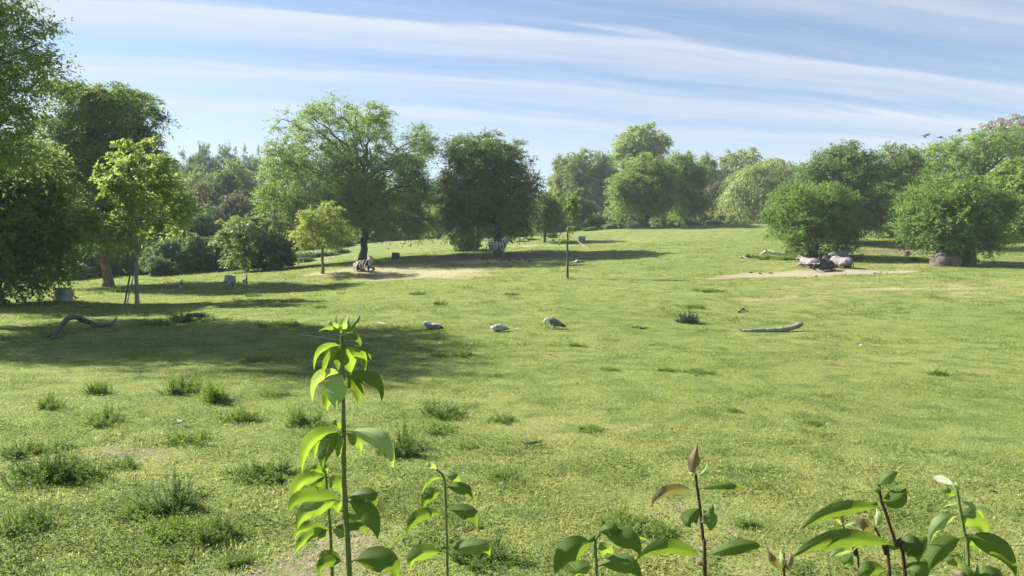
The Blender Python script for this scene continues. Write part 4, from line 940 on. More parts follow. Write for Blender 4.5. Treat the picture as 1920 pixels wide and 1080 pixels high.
def tub(px, d, wpx, hpx, mat, label, tilt=(0, 0), topk=0.86, handle=False):
    b = spot(px, d); r0 = wpx * d / F / 2; h = hpx * d / F; r1 = r0 * topk
    root = thing('tub', label, 'tub', b - np.array([0, 0, .02]), random.Random(px).random() * 6, 'upturned tubs on the grass'); root.rotation_euler[0] = tilt[0]; root.rotation_euler[1] = tilt[1]
    prof = [(r0 * .97, 0)]
    for k in range(1, 19):
        t = k / 19; prof.append(((r0 * .97) * (1 - t) + r1 * t + (0.006 if k % 6 in (2, 3) else 0.0), h * t))
    prof += [(r1, h * .985), (r1 * .97, h), (r1 * .93, h * .985), (r1 * .9, h * .955), (0.001, h * .95)]
    m = MB(); lathe(m, prof, 36); m.build('body', mat, root)
    m = MB(); a = np.linspace(0, 2 * math.pi, 37); add_tube(m, np.stack([r0 * np.cos(a), r0 * np.sin(a), np.full(37, .02)], 1), np.full(37, .018), 8, False); m.build('rim', mat, root)
    for t in (.36, .7):
        m = MB(); q = r0 * .975 * (1 - t) + r1 * t; add_tube(m, np.stack([q * np.cos(a), q * np.sin(a), np.full(37, h * t)], 1), np.full(37, .011), 6, False); m.build('band', mat, root)
    for s in (-1, 1):
        q = r0 * .96 * .45 + r1 * .55; m = MB()
        add_tube(m, curve([(s * q, -.07, h * .56), (s * (q + .05), -.05, h * .55), (s * (q + .055), .05, h * .55), (s * q, .07, h * .56)], 5), np.full(16, .01), 6); m.build('handle', mat, root)
tub(119, 34.0, 33, 25, M['tub'], 'grey metal tub upside down on the lawn beneath the dense tree, the largest tub', (0, R(2)))
tub(431, 49.5, 22, 17, M['tub'], 'grey metal tub upside down behind the grazing and standing geese', (0, R(4)))
tub(742, 60.5, 16, 13, M['tub_dark'], 'black tub upside down on the ridge right of the big locust', (0, R(-4)), .9)
tub(1091, 78, 13, 12, M['tub'], 'small bluish grey metal drum on the far slope behind the thin sapling', (0, 0), .97)

def log(name, label, cat, pts, rad, mat, stubs=(), group=None, fresh=None, seed=0):
    r = np.random.default_rng(seed); P = np.array(pts, float); o0 = P.mean(0); o0[2] = P[:, 2].min()
    root = thing(name, label, cat, o0, 0, group)
    c = curve(P - o0, 8); rr = np.interp(np.linspace(0, 1, len(c)), np.linspace(0, 1, len(rad)), rad) * (1 + .12 * (r.random(len(c)) - .5))
    c[1:-1] += r.normal(size=(len(c) - 2, 3)) * np.mean(rad) * .07
    m = MB(); add_tube(m, c, rr, 16)
    for k in range(len(m.v)):                                       # furrowed, lumpy bark and ragged ends
        q = m.v[k]; w = np.sin(q @ r.normal(size=3) * 9) * .5 + np.sin(q @ r.normal(size=3) * 23) * .3 + np.sin(q @ (r.normal(size=3) * 41)) * .2
        m.v[k] = (q + (w * np.mean(rad) * .22)[:, None] * nrm(q - c[np.argmin(((q[:, None] - c[None]) ** 2).sum(-1), 1)] + 1e-6)).astype(np.float32)
    m.build('stem', mat, root)
    for (k, dv, l, q) in stubs:
        a = c[int(k * (len(c) - 1))]; b = a + np.array(dv) * l
        m = MB(); add_tube(m, curve([a, (a + b) / 2 + r.normal(size=3) * l * .06, b], 4), np.linspace(q, q * .5, 9), 8); m.build('branch_stub', mat, root)
    return root
def gp(px, d, dz=0.0): p = spot(px, d); p[2] += dz; return p
def gq(px, py, dz=0.0): p = gpix(px, py); p[2] += dz; return p
log('fallen_log', 'crooked dark log arching off the ground in the shade of the left trees', 'log',
    [gq(98, 638, .02), gq(108, 633, .16), gq(126, 626, .38), gq(142, 622, .40), gq(160, 619, .26), gq(182, 617, .12), gq(205, 615, .08), gq(214, 612, .13), gq(219, 610, .24)],
    [.045, .058, .066, .07, .068, .056, .048, .04, .018], M['dark_wood'], [(.55, (.4, -.3, -.25), .5, .05), (.12, (-.3, -.6, -.3), .4, .05)], seed=1)
log('bent_stump', 'short dark broken branch bent over like a hook beside the weed patch', 'branch',
    [gq(345, 606, -.05), gq(347, 606, .12), gq(355, 606, .22), gq(368, 606, .25), gq(384, 606, .23)], [.085, .075, .065, .06, .05], M['dark_wood'], seed=2)
log('fallen_log', 'weathered grey log lying on the grass with one end turned up, nearest the right', 'log',
    [gq(1389, 622, .05), gq(1400, 623, .03), gq(1425, 623, .05), gq(1450, 623, .05), gq(1475, 622, .07), gq(1490, 621, .13), gq(1499, 621, .19), gq(1504, 621, .22)],
    [.042, .052, .054, .06, .072, .08, .082, .07], M['dead_wood'], [(.3, (0, -.2, .5), .08, .02), (.55, (0.2, .1, .6), .08, .025)], seed=3)
log('fallen_log', 'long pale bleached log lying left of the many-stemmed bush', 'log',
    [gp(1424, 53.5, .1), gp(1434, 53.5, .3), gp(1442, 53.4, .33), gp(1455, 53.2, .22), gp(1470, 53, .16), gp(1488, 52.6, .12), gp(1500, 52.4, .1)], [.05, .1, .13, .14, .13, .13, .12], M['pale_wood'], [(.25, (-.5, 0, .35), .7, .05)], seed=4)
log('pale_branch', 'short pale stick lying left of the long bleached log', 'branch', [gp(1386, 52, .12), gp(1393, 52, .1), gp(1400, 51.8, .03)], [.06, .07, .05], M['pale_wood'], seed=5)
log('dead_branch', 'bare forked dead branch on the ridge left of the standing zebra', 'branch', [gp(802, 59, 0), gp(810, 59, .12), gp(816, 59.2, .3), gp(821, 59.4, .5)], [.03, .03, .022, .01], M['dead_wood'],
    [(.4, (-1, 0, .4), .6, .02), (.5, (1, .1, .25), .55, .02), (.7, (-.5, .2, .8), .4, .015)], seed=6)
log('dead_branch', 'thin fallen branch leaning on the slope by the bluish drum', 'branch', [gp(1083, 70, .55), gp(1093, 68, .3), gp(1103, 66, .06)], [.035, .035, .025], M['dead_wood'], [(.4, (.6, -.3, -.05), 1.2, .02)], seed=7)
log('long_twig', 'long thin straw-coloured twig lying along the edge of the shade', 'twig', [gq(560, 628, .02), gq(600, 635, .03), gq(640, 640, .02), gq(670, 643, .03), gq(704, 650, .02)], [.008, .012, .013, .012, .006], M['pale_wood'], seed=8)
log('short_twig', 'short pale twig on the grass above the top of the tall leafy stem', 'twig', [gq(708, 606, .02), gq(722, 609, .02)], [.016, .012], M['pale_wood'], seed=9)
log('dark_stick', 'black charred stick lying on the open grass in front of the resting birds', 'stick', [gpix(983, 838) + [0, 0, .02], gpix(998, 837) + [0, 0, .03], gpix(1015, 833) + [0, 0, .025]], [.010, .018, .009], M['dark_wood'], seed=10)
log('stump', 'small dark stump on the worn ground left of the wide low tree', 'stump', [gp(1699, 52, -.05), gp(1699, 52, .15), gp(1699.5, 52, .36)], [.2, .17, .16], M['dark_wood'], seed=11)
log('fallen_branch', 'short dark branch on the grass above the weathered right log', 'branch', [gpix(1385, 587) + [0, 0, .03], gpix(1393, 584) + [0, 0, .08], gpix(1402, 585) + [0, 0, .03]], [.03, .045, .02], M['dark_wood'], seed=12)

def rock_mat():
    m, t = new_mat('boulder_stone'); g = t.new('ShaderNodeTexCoord').outputs['Object']
    n = t.noise(g, 1.6, 6, .6); n2 = t.noise(g, 9, 5, .7); v = t.new('ShaderNodeTexVoronoi', feature='DISTANCE_TO_EDGE'); t.l.new(g, v.inputs['Vector']); v.inputs['Scale'].default_value = 1.1
    col = t.mix(t.smooth(n, .35, .65), (.085, .07, .058), (.16, .13, .11)); col = t.mix(t.math('MULTIPLY', t.smooth(n2, .5, .75), .6), col, (.20, .175, .15))
    crack = t.smooth(v.outputs['Distance'], .0, .02); col = t.mix(t.math('MULTIPLY', t.math('SUBTRACT', 1.0, crack), .45), col, (.06, .05, .045))
    finish(t, principled(t, col, .9, .15, bump(t, t.math('ADD', n2, t.math('MULTIPLY', crack, .5)), .6, .05))); return m
M['rock'] = rock_mat()
def boulder(name, label, px, d, wpx, hpx, dep, seed, nudge=0):
    b = spot(px, d); w = wpx * d / F / 2; h = hpx * d / F; r = np.random.default_rng(seed)
    nu, nv = 48, 26; u = np.linspace(0, 2 * math.pi, nu, endpoint=False); v = np.linspace(-.5, math.pi / 2, nv)
    U, V = np.meshgrid(u, v); se = lambda a, e: np.sign(a) * np.abs(a) ** e
    X = se(np.cos(U), .75) * se(np.cos(V), .6); Y = se(np.sin(U), .75) * se(np.cos(V), .6); Z = se(np.sin(V), .72)
    P = np.stack([X, Y, Z], -1).reshape(-1, 3); n = sum(np.sin(P @ (r.normal(size=3) * (2.2 + k * 1.7)) + r.random() * 6) / (k + 1.5) for k in range(5)) * .075
    P = P * (1 + n)[:, None] * np.array([w, dep, h]); i = np.arange(nv - 1)[:, None] * nu; j = np.arange(nu)[None]; j2 = (j + 1) % nu
    m = MB(); m.add(P, np.stack([i + j, i + j2, i + nu + j2, i + nu + j], -1).reshape(-1, 4))
    o = m.build(name, M['rock'], loc=b - np.array([0, 0, .05])); tag(o, label, 'boulder')
boulder('boulder', 'large brown-grey boulder under the wide low tree, sunlit on its left end', 1773, 43.8, 54, 27.5, .75, 1)
boulder('boulder', 'dark boulder in full shade against the right end of the large one', 1807, 44.6, 32, 27, .7, 5)

def stake():
    b = spot(236, 32.3); root = thing('tree_stake', 'pair of leaning wooden stakes wired to the young maple', 'stake', b, 0)
    k = 32.3 / F
    for (x0, x1, y0, hh, rr) in ((-4, 8, 0, 63, .04), (-7.5, 7, .35, 60, .028)):
        m = MB(); add_tube(m, [(x0 * k, y0, -.1), ((x0 + x1) / 2 * k, y0 + .05, hh * k * .5), (x1 * k, y0 + .1, hh * k)], [rr, rr, rr * .95], 4); m.build('post', M['dead_wood'] if rr < .03 else M['dark_wood'], root)
    for q, hz in ((.35, 22), (.6, 40), (.9, 58)):
        m = MB(); x = (-4 + 12 * q) * k; add_tube(m, curve([(x, .03, hz * k), (x + 8 * k, .25, hz * k - .06), (19 * k, .7, hz * k)], 6), np.full(13, .007), 5); m.build('wire', M['dead_wood'], root)
stake()

# ---- litter
def solid(name, col, rough=.7):
    m, t = new_mat(name); g = t.new('ShaderNodeTexCoord').outputs['Object']
    finish(t, principled(t, t.mix(t.noise(g, 30, 3), tuple(.8 * c for c in col), col), rough, .25)); return m
M['chalk'] = solid('pale_stone', (.62, .58, .52)); M['dung'] = solid('dung', (.035, .028, .02), .9); M['red_leaf'] = solid('red_leaf', (.36, .12, .07))
def pebble(name, label, cat, p, rx, ry, rz_, mat, seed, group=None):
    r = np.random.default_rng(seed); nu, nv = 14, 9; U, V = np.meshgrid(np.linspace(0, 2 * math.pi, nu, endpoint=False), np.linspace(-1.4, 1.57, nv))
    P = np.stack([np.cos(U) * np.cos(V), np.sin(U) * np.cos(V), np.sin(V)], -1).reshape(-1, 3); P = P * (1 + .2 * np.sin(P @ (r.normal(size=3) * 3) + r.random() * 6))[:, None] * np.array([rx, ry, rz_])
    i = np.arange(nv - 1)[:, None] * nu; j = np.arange(nu)[None]; j2 = (j + 1) % nu
    m = MB(); m.add(P, np.stack([i + j, i + j2, i + nu + j2, i + nu + j], -1).reshape(-1, 4))
    o = m.build(name, mat, loc=np.asarray(p) + np.array([0, 0, rz_ * .6])); tag(o, label, cat, group); return o
def leaflet(name, label, cat, p, L, Wd, rz, mat, up=.02, group=None):
    """a small curled feather or leaf lying on the turf, with real curl and thickness"""
    t = np.linspace(0, 1, 9); w = Wd / 2 * np.sin(math.pi * np.clip(t * .92 + .06, 0, 1)) ** .7
    P = []; 
    for s in (0, .004):
        for a in (-1, 0, 1): P.append(np.stack([t * L - L / 2, a * w, up * (1 + 2.0 * (t - .4) ** 2) + abs(a) * Wd * .22 + s], 1))
    P = np.array(P); f = []
    for i in range(8):
        for a in (0, 1):
            q = [a * 9 + i, a * 9 + i + 1, (a + 1) * 9 + i + 1, (a + 1) * 9 + i]; f += [[k + 27 for k in q], q[::-1]]
        for a, rev in ((0, False), (2, True)):
            q = [a * 9 + i, a * 9 + i + 1, a * 9 + i + 28, a * 9 + i + 27]; f.append(q[::-1] if rev else q)
    m = MB(); m.add(P.reshape(-1, 3), f); o = m.build(name, mat, loc=np.asarray(p)); o.rotation_euler = (0, 0, rz); tag(o, label, cat, group)
leaflet('feather', 'broad white feather lying on the weeds below the two tall weed clumps', 'feather', gpix(340, 801), .12, .06, R(-20), M['chalk'], .05)
leaflet('feather', 'small white feather on the sunny lawn in front of the largest tub', 'feather', gpix(106, 576), .30, .12, 0, M['chalk'])
leaflet('feather', 'white feather lying between the largest tub and the stakes', 'feather', gpix(156, 576), .32, .12, R(25), M['chalk'], .04)
leaflet('feather', 'white scrap of feather at the foot of the stakes', 'feather', gpix(239, 571), .26, .12, 0, M['chalk'])
leaflet('feather', 'pale feather on the grass below the sleeping streaked bird', 'feather', gpix(811, 636), .22, .05, R(-20), M['chalk'])
leaflet('feather', 'pale curled feather right of the curled-up bird', 'feather', gpix(968, 619), .14, .06, R(20), M['chalk'])
leaflet('fallen_leaf', 'reddish dead leaf on the grass below the preening bird', 'leaf', gpix(1034, 668), .13, .09, R(30), M['red_leaf'], .03)
leaflet('feather', 'tiny white feather on the open grass right of the weathered log', 'feather', gpix(1615, 651), .12, .07, R(80), M['chalk'], .03)
leaflet('feather', 'white feather in the shade below the crooked log', 'feather', gpix(70, 648), .14, .06, R(10), M['chalk'], .03)
for i, (px, d, s) in enumerate(((906, 58.6, .22), (912, 57.9, .2), (945, 57.6, .3), (955, 57.3, .35), (972, 57.6, .3), (985, 57.2, .2), (992, 56.9, .14), (916, 55.2, .22), (993, 55.4, .2), (940, 57.0, .2))):
    pebble('dung', 'dark heap of dung on the bare shaded soil round the standing zebra', 'dung', spot(px, d), s * .5, s * .35, .05, M['dung'], i, 'dung heaps round the zebra')
for i, (px, py, s) in enumerate(((1408, 512, .18), (1425, 514, .14), (1445, 513, .2), (1640, 514, .16), (1530, 519, .12))):
    pebble('dung', 'dark clod lying on the sand beside the antelopes', 'dung', gpix(px, py), s * .6, s * .4, .04, M['dung'], 40 + i, 'dark clods on the sand')

# ---- weeds
def _local(m):
    o = 0; out = []
    for v_, f_ in zip(m.v, m.f): out.append(f_ - o); o += len(v_)
    return out
def weed_proto(seed, kind):
    """a clump of upright leafy stems, 1 m wide and about 0.55 m high"""
    r = np.random.default_rng(seed); mb = MB(); V = []; F_ = []; T = []; nv = 0
    ns = {'tall': 85, 'low': 60, 'thistle': 60}[kind]
    hgt = {'tall': .55, 'low': .30, 'thistle': .5}[kind]
    P = []; D = []; TT = []; LL = []; WW = []; sm = MB()
    cen = [(math.cos(a) * q, math.sin(a) * q, hh, sp) for a, q, hh, sp in zip(r.random(6) * 6.28, r.random(6) ** .6 * .42, .45 + .75 * r.random(6), .10 + .14 * r.random(6))]
    for i in range(ns):
        a = r.random() * 6.28; q = math.sqrt(r.random()); bx = np.array([math.cos(a) * q * .42, math.sin(a) * q * .42, 0]); vary = 1.0
        if kind != 'thistle' and i % 5:
            cx_, cy_, vary, sp_ = cen[r.integers(6)]; bx = np.array([cx_ + math.cos(a) * q * sp_, cy_ + math.sin(a) * q * sp_, 0])
        h = vary * hgt * (1.05 - .55 * q * q) * (.45 + .75 * r.random()); tipv = bx * (1.1 + .5 * r.random()) + np.append(r.normal(size=2) * .05, h)
        if kind == 'thistle': tipv = bx * 1.5 + np.append(r.normal(size=2) * .04, h * (1 - .3 * q))
        m = 12 if kind != 'thistle' else 9; t = np.linspace(.12, 1, m)[:, None]; p = bx + (tipv - bx) * t
        ct = r.random()
        add_tube(sm, [bx - [0, 0, .03], (bx + tipv) / 2, tipv], [.006, .005, .003], 3, False)
        for k in range(m):
            for s in range(3 if kind == 'tall' else 2):
                g = r.random() * 6.28; e = .15 + .7 * r.random()
                P.append(p[k] + r.normal(size=3) * .008); D.append((math.cos(g) * math.cos(e), math.sin(g) * math.cos(e), math.sin(e)))
                L = {'tall': .085, 'low': .075, 'thistle': .15}[kind] * (1.2 - .6 * t[k, 0]) * (.7 + .6 * r.random()); LL.append(L); WW.append(L * {'tall': .26, 'low': .42, 'thistle': .34}[kind]); TT.append(.5 * ct + .5 * r.random())
    P = np.array(P); D = np.array(D); LL = np.array(LL)[:, None]; WW = np.array(WW)[:, None] / 2
    side = nrm(np.cross(D, [0, 0, 1.0]) + r.normal(size=D.shape) * .35)
    v = np.stack([P, P + D * LL * .45 + side * WW, P + D * LL - [0, 0, .012], P + D * LL * .45 - side * WW], 1).reshape(-1, 3)
    mb.add(v, np.arange(len(v)).reshape(-1, 4), fa={'tint': np.array(TT)})
    root = thing('weed_clump', None, None)
    for v_, f_ in zip(sm.v, _local(sm)): mb.add(v_, f_, fa={'tint': .3})
    mb.build('foliage', M['lf_weed'], root, smooth=False)
    return root
WP = {k: [weed_proto(s, k) for s in ss] for k, ss in (('tall', (201, 202, 203)), ('low', (211, 212, 213)), ('thistle', (221,)))}
_wu = set()
WEEDS = [  # base px, py, width px, height px, kind, material, label
    (85, 771, 58, 36, 'tall', 'lf_weed', 'rounded weed clump at the far left below the tree shade'),
    (183, 740, 44, 38, 'tall', 'lf_weed', 'small bright weed clump just below the edge of the left shade'),
    (325, 741, 84, 46, 'tall', 'lf_weed', 'broad bright weed clump, left of the two tall ones at the shade edge'),
    (396, 755, 66, 60, 'tall', 'lf_weed', 'tall bright weed clump, right of the two at the shade edge'),
    (512, 746, 52, 22, 'low', 'lf_weed', 'low weed tuft right of the two tall clumps at the shade edge'),
    (437, 797, 76, 36, 'low', 'lf_weed_dark', 'dark leafy weed clump below the tall bright clump'),
    (178, 803, 88, 44, 'tall', 'lf_weed', 'wispy pale weed clump below the small bright one'),
    (342, 836, 76, 36, 'low', 'lf_weed', 'bright low weed clump beneath the broad white feather'),
    (566, 803, 80, 46, 'tall', 'lf_weed', 'wispy weed clump left of the tall leafy stem'),
    (822, 786, 92, 36, 'low', 'lf_weed_dark', 'dense dark weed clump in the mid lawn right of the tall leafy stem'),
    (822, 815, 64, 24, 'low', 'lf_weed', 'low weed clump directly below the dense dark one'),
    (748, 858, 108, 60, 'tall', 'lf_weed_dark', 'big rounded weed clump behind the upper leaves of the tall stem'),
    (36, 915, 130, 80, 'tall', 'lf_weed_dark', 'largest dark weed clump at the left edge'),
    (92, 895, 110, 56, 'tall', 'lf_weed_dark', 'dark weed clump against the right side of the largest one'),
    (150, 905, 90, 46, 'low', 'lf_weed_dark', 'leafy dark weed clump trailing right from the largest clumps'),
    (222, 886, 70, 26, 'low', 'lf_weed', 'low weed clump at the tip of the trailing dark weeds'),
    (20, 860, 90, 40, 'tall', 'lf_weed', 'lighter weed clump behind the largest dark one'),
    (310, 962, 150, 58, 'tall', 'lf_weed_dark', 'wide weed clump left of the slim stem with dark hollow middle'),
    (255, 975, 70, 36, 'low', 'lf_weed', 'bright weed tuft on the left flank of the wide clump'),
    (300, 1018, 90, 50, 'low', 'lf_weed', 'weed clump below the wide clump'),
    (388, 1028, 92, 62, 'tall', 'lf_weed', 'bushy weed clump below and right of the wide clump'),
    (505, 905, 120, 46, 'low', 'lf_weed_dark', 'spreading weed clump left of the lower leaves of the tall stem'),
    (450, 895, 60, 28, 'low', 'lf_weed', 'light weed tuft on the left end of the spreading clump'),
    (25, 1006, 100, 58, 'tall', 'lf_weed', 'weed clump with small pale flowers at the lower left edge'),
    (430, 1070, 74, 30, 'low', 'lf_weed', 'weed tuft at the bottom edge left of the stems'),
    (905, 1066, 120, 50, 'low', 'lf_weed_dark', 'grassy weed clump at the bottom right of the small leafy stem'),
    (940, 905, 66, 24, 'low', 'lf_weed', 'low weed tuft above right of the small leafy stem'),
    (1293, 607, 44, 27, 'thistle', 'lf_silver', 'dark silvery spiky thistle clump alone on the lawn'),
    (1318, 703, 56, 12, 'low', 'lf_weed_dark', 'flat dark weed patch, right end of the row on the open lawn'),
    (1143, 697, 38, 11, 'low', 'lf_weed', 'flat weed patch, left end of the row on the open lawn'),
    (1250, 698, 50, 12, 'low', 'lf_weed', 'flat weed patch in the middle of the row on the open lawn'),
    (862, 671, 50, 14, 'low', 'lf_weed_dark', 'low weed strip at the tip of the left shade'),
    (825, 670, 36, 12, 'low', 'lf_weed_dark', 'small weed tuft touching the left of the low strip at the shade tip'),
    (1078, 651, 36, 12, 'low', 'lf_weed', 'low weed tuft right of the reddish dead leaf'),
    (823, 572, 26, 13, 'low', 'lf_weed_dark', 'small dark weed tuft above the sleeping streaked bird'),
    (779, 554, 34, 11, 'low', 'lf_weed_dark', 'low dark weed tuft below the lying zebra'),
    (472, 557, 38, 11, 'low', 'lf_weed_dark', 'low dark weed tuft in the shade in front of the upright goose'),
    (1200, 617, 28, 6, 'low', 'lf_silver', 'tiny flat grey weed left of the thistle clump'),
    (1765, 707, 38, 19, 'low', 'lf_weed_dark', 'isolated dark weed tuft on the right-hand lawn'),
    (1110, 812, 56, 17, 'low', 'lf_weed', 'low weed tuft right of the black charred stick'),
    (1175, 1000, 100, 36, 'low', 'lf_weed', 'loose weed clump beside the upright red-stemmed shoot'),
    (1245, 1012, 60, 30, 'low', 'lf_weed_dark', 'dark weed clump just left of the upright red stem'),
    (1400, 995, 46, 24, 'low', 'lf_weed', 'weed tuft right of the upright red stem'),
    (343, 604, 60, 28, 'tall', 'lf_weed', 'weed patch growing round the hooked dark branch'),
    (372, 596, 44, 18, 'low', 'lf_weed', 'sunlit weeds behind the hooked dark branch'),
    (290, 612, 60, 16, 'low', 'lf_weed_dark', 'shaded weeds between the crooked log and the hooked branch'),
    (500, 614, 60, 14, 'low', 'lf_weed', 'low weeds in the sun right of the hooked branch'),
    (545, 612, 44, 14, 'low', 'lf_weed', 'low weeds in the sun left of the leafy stem top'),
    (956, 554, 30, 8, 'low', 'lf_weed_dark', 'flat dark weed left of the thin sapling'),
    (1300, 579, 56, 9, 'low', 'lf_weed', 'flat bright weed patch above the thistle clump'),
    (1377, 776, 28, 12, 'low', 'lf_weed_dark', 'small dark weed tuft alone on the right mid lawn'),
    (880, 842, 44, 18, 'low', 'lf_weed', 'low weed tuft below right of the dense dark clump'),
    (942, 796, 46, 18, 'low', 'lf_weed_dark', 'low weed tuft right of the dense dark clump'),
    (210, 549, 36, 14, 'low', 'lf_weed', 'weeds round the foot of the sunlit brown trunk'),
    (178, 552, 30, 10, 'low', 'lf_weed', 'weeds left of the foot of the sunlit brown trunk'),
    (480, 680, 60, 10, 'low', 'lf_weed_dark', 'flat weed patch in the middle of the left shade'),
    (110, 846, 70, 22, 'low', 'lf_weed', 'thin low weeds right of the lighter clump at the left edge'),
    (600, 578, 26, 7, 'low', 'lf_weed_dark', 'flat dark weed above the top of the tall stem'),
    (1330, 548, 60, 8, 'low', 'lf_weed_dark', 'dark green weed strip left of the sand patch'),
    (1440, 487, 50, 12, 'low', 'lf_weed_dark', 'low green weeds in front of the long bleached log'),
    (1410, 484, 30, 9, 'low', 'lf_silver', 'grey-green weeds in front of the short pale stick'),
    (1468, 489, 40, 15, 'tall', 'lf_weed', 'upright weeds under the left side of the many-stemmed bush'),
    (1497, 487, 30, 16, 'tall', 'lf_weed', 'leafy weeds just left of the pale antelope lying apart'),
    (1607, 489, 24, 18, 'tall', 'lf_weed', 'leafy shoot on the right flank of the many-stemmed bush'),
    (1714, 491, 18, 12, 'tall', 'lf_weed_dark', 'small leafy shoot on the worn ground left of the boulder'),
    (1525, 800, 40, 12, 'low', 'lf_weed', 'faint weed tuft on the right-hand lawn above the leaning stem'),
]
for i, (px, py, w, h, kind, mat, label) in enumerate(WEEDS):
    p = WP[kind][i % len(WP[kind])]; o = p if p.as_pointer() not in _wu else copy_tree(p); _wu.add(p.as_pointer())
    b = gpix(px, py); d = b[1]; rr = random.Random(i)
    b = b + np.array([0, w * d / F * .3, 0]); b[2] = gz(b[0], b[1])
    o.name = 'weed_clump'; o.location = b; o.rotation_euler = (0, 0, rr.random() * 6.28)
    sx = w * d / F / 1.02; sz = h * d / F / {'tall': .6, 'low': .36, 'thistle': .55}[kind]
    o.scale = (sx, sx * .9, max(sz, sx * .35)); tag(o, label, 'weeds', 'weed clumps on the lawn')
    for c in o.children: c.material_slots[0].link = 'OBJECT'; c.material_slots[0].material = M[mat]

def build_skirts():
    """seedlings and side shoots that let the weed clumps run out into the turf"""
    r = np.random.default_rng(77); P = []; LL = []
    for (px, py, w, h, *_r) in WEEDS:
        b = gpix(px, py); k = b[1] / F; n = int(min(900, 160 + w * 5)); rad = w * k * .55
        q = np.abs(r.normal(size=n)) * .75; a = r.random(n) * 6.283
        x = b[0] + np.cos(a) * q * rad; y = b[1] + rad * .5 + np.sin(a) * q * rad
        P.append(np.stack([x, y, ground(x, y) + np.clip(.5 - .3 * q, .02, 1) * r.random(n) * h * k * .45], 1)); LL.append(np.full(n, max(.03, .0016 * b[1])) * (.6 + .8 * r.random(n)))
    P = np.concatenate(P); L = np.concatenate(LL)[:, None]; n = len(P)
    th = r.random(n) * 6.283; e = r.random(n) * 1.1
    D = np.stack([np.cos(th) * np.cos(e), np.sin(th) * np.cos(e), np.sin(e)], 1); sd = np.stack([-np.sin(th), np.cos(th), r.normal(size=n) * .3], 1)
    v = np.stack([P, P + D * L * .45 + sd * L * .17, P + D * L - [0, 0, .008], P + D * L * .45 - sd * L * .17], 1).reshape(-1, 3)
    mb = MB(); mb.add(v, np.arange(4 * n).reshape(n, 4), fa={'tint': r.random(n)})
    o = mb.build('weed_seedlings', M['lf_weed'], smooth=False); tag(o, 'seedlings and side shoots spreading round the weed clumps', 'ground cover', kind='stuff')
build_skirts()
# ================================================================ THE LEAFY SHOOTS CLOSE TO THE CAMERA
def shoot_leaf_mat(name, top, under, trans, tw=0.5):
    m, t = new_mat(name)
    lu = t.attr('lu').outputs['Fac']; lv = t.attr('lv').outputs['Fac']; g = t.new('ShaderNodeTexCoord').outputs['Object']
    av = t.math('ABSOLUTE', lv)
    rib = t.smooth(av, .09, .02)
    side = t.math('SINE', t.math('MULTIPLY', t.math('SUBTRACT', lu, t.math('MULTIPLY', av, .30)), 48.0))
    vein = t.math('MAXIMUM', rib, t.math('MULTIPLY', t.smooth(side, .86, 1.0), .55))
    n = t.noise(g, 28, 5, .65)
    geo = t.new('ShaderNodeNewGeometry'); base = t.mix(geo.outputs['Backfacing'], top, under)
    base = t.mix(1.0, base, t.math('MULTIPLY_ADD', n, .5, .75), 'MULTIPLY')
    base = t.mix(t.math('MULTIPLY', vein, .65), base, tuple(min(1, 1.6 * c + .04) for c in top))
    tc = t.mix(1.0, trans, t.math('MULTIPLY_ADD', n, .5, .75), 'MULTIPLY'); tc = t.mix(t.math('MULTIPLY', vein, .4), tc, tuple(.55 * c for c in trans))
    spot_ = t.smooth(t.noise(g, 75, 2, .5), .70, .76)                # brown blemishes
    base = t.mix(t.math('MULTIPLY', spot_, .7), base, (.13, .085, .03)); tc = t.mix(t.math('MULTIPLY', spot_, .7), tc, (.10, .06, .015))
    p = principled(t, base, .55, .16, bump(t, t.math('ADD', t.math('MULTIPLY', vein, -.6), n), .35, .003))
    tr = t.new('ShaderNodeBsdfTranslucent'); t.l.new(tc, tr.inputs[0])
    mx = t.new('ShaderNodeMixShader'); mx.inputs[0].default_value = tw; t.l.new(p, mx.inputs[1]); t.l.new(tr.outputs[0], mx.inputs[2])
    finish(t, mx.outputs[0]); return m
M['shoot'] = shoot_leaf_mat('shoot_leaf', (.085, .15, .035), (.12, .18, .07), (.27, .39, .03))
M['shoot_deep'] = shoot_leaf_mat('shoot_leaf_deep', (.065, .112, .018), (.09, .14, .035), (.175, .265, .02), .48)
M['shoot_young'] = shoot_leaf_mat('shoot_leaf_young', (.24, .33, .13), (.28, .36, .17), (.40, .52, .08), .45)
M['shoot_glare'] = shoot_leaf_mat('shoot_leaf_glare', (.72, .72, .66), (.72, .72, .66), (.6, .6, .45), .3)  # sun glare on one tip leaf, painted into its base colour
M['shoot_red'] = shoot_leaf_mat('shoot_leaf_reddish', (.15, .125, .06), (.20, .15, .10), (.24, .22, .04), .35)
M['stem_green'] = bark_mat('stem_green', (.13, .19, .05), (.22, .28, .09), 30)
M['stem_red'] = bark_mat('stem_red', (.05, .035, .025), (.12, .075, .05), 30)
CAMP = np.array([0, 0, CAM_Z])

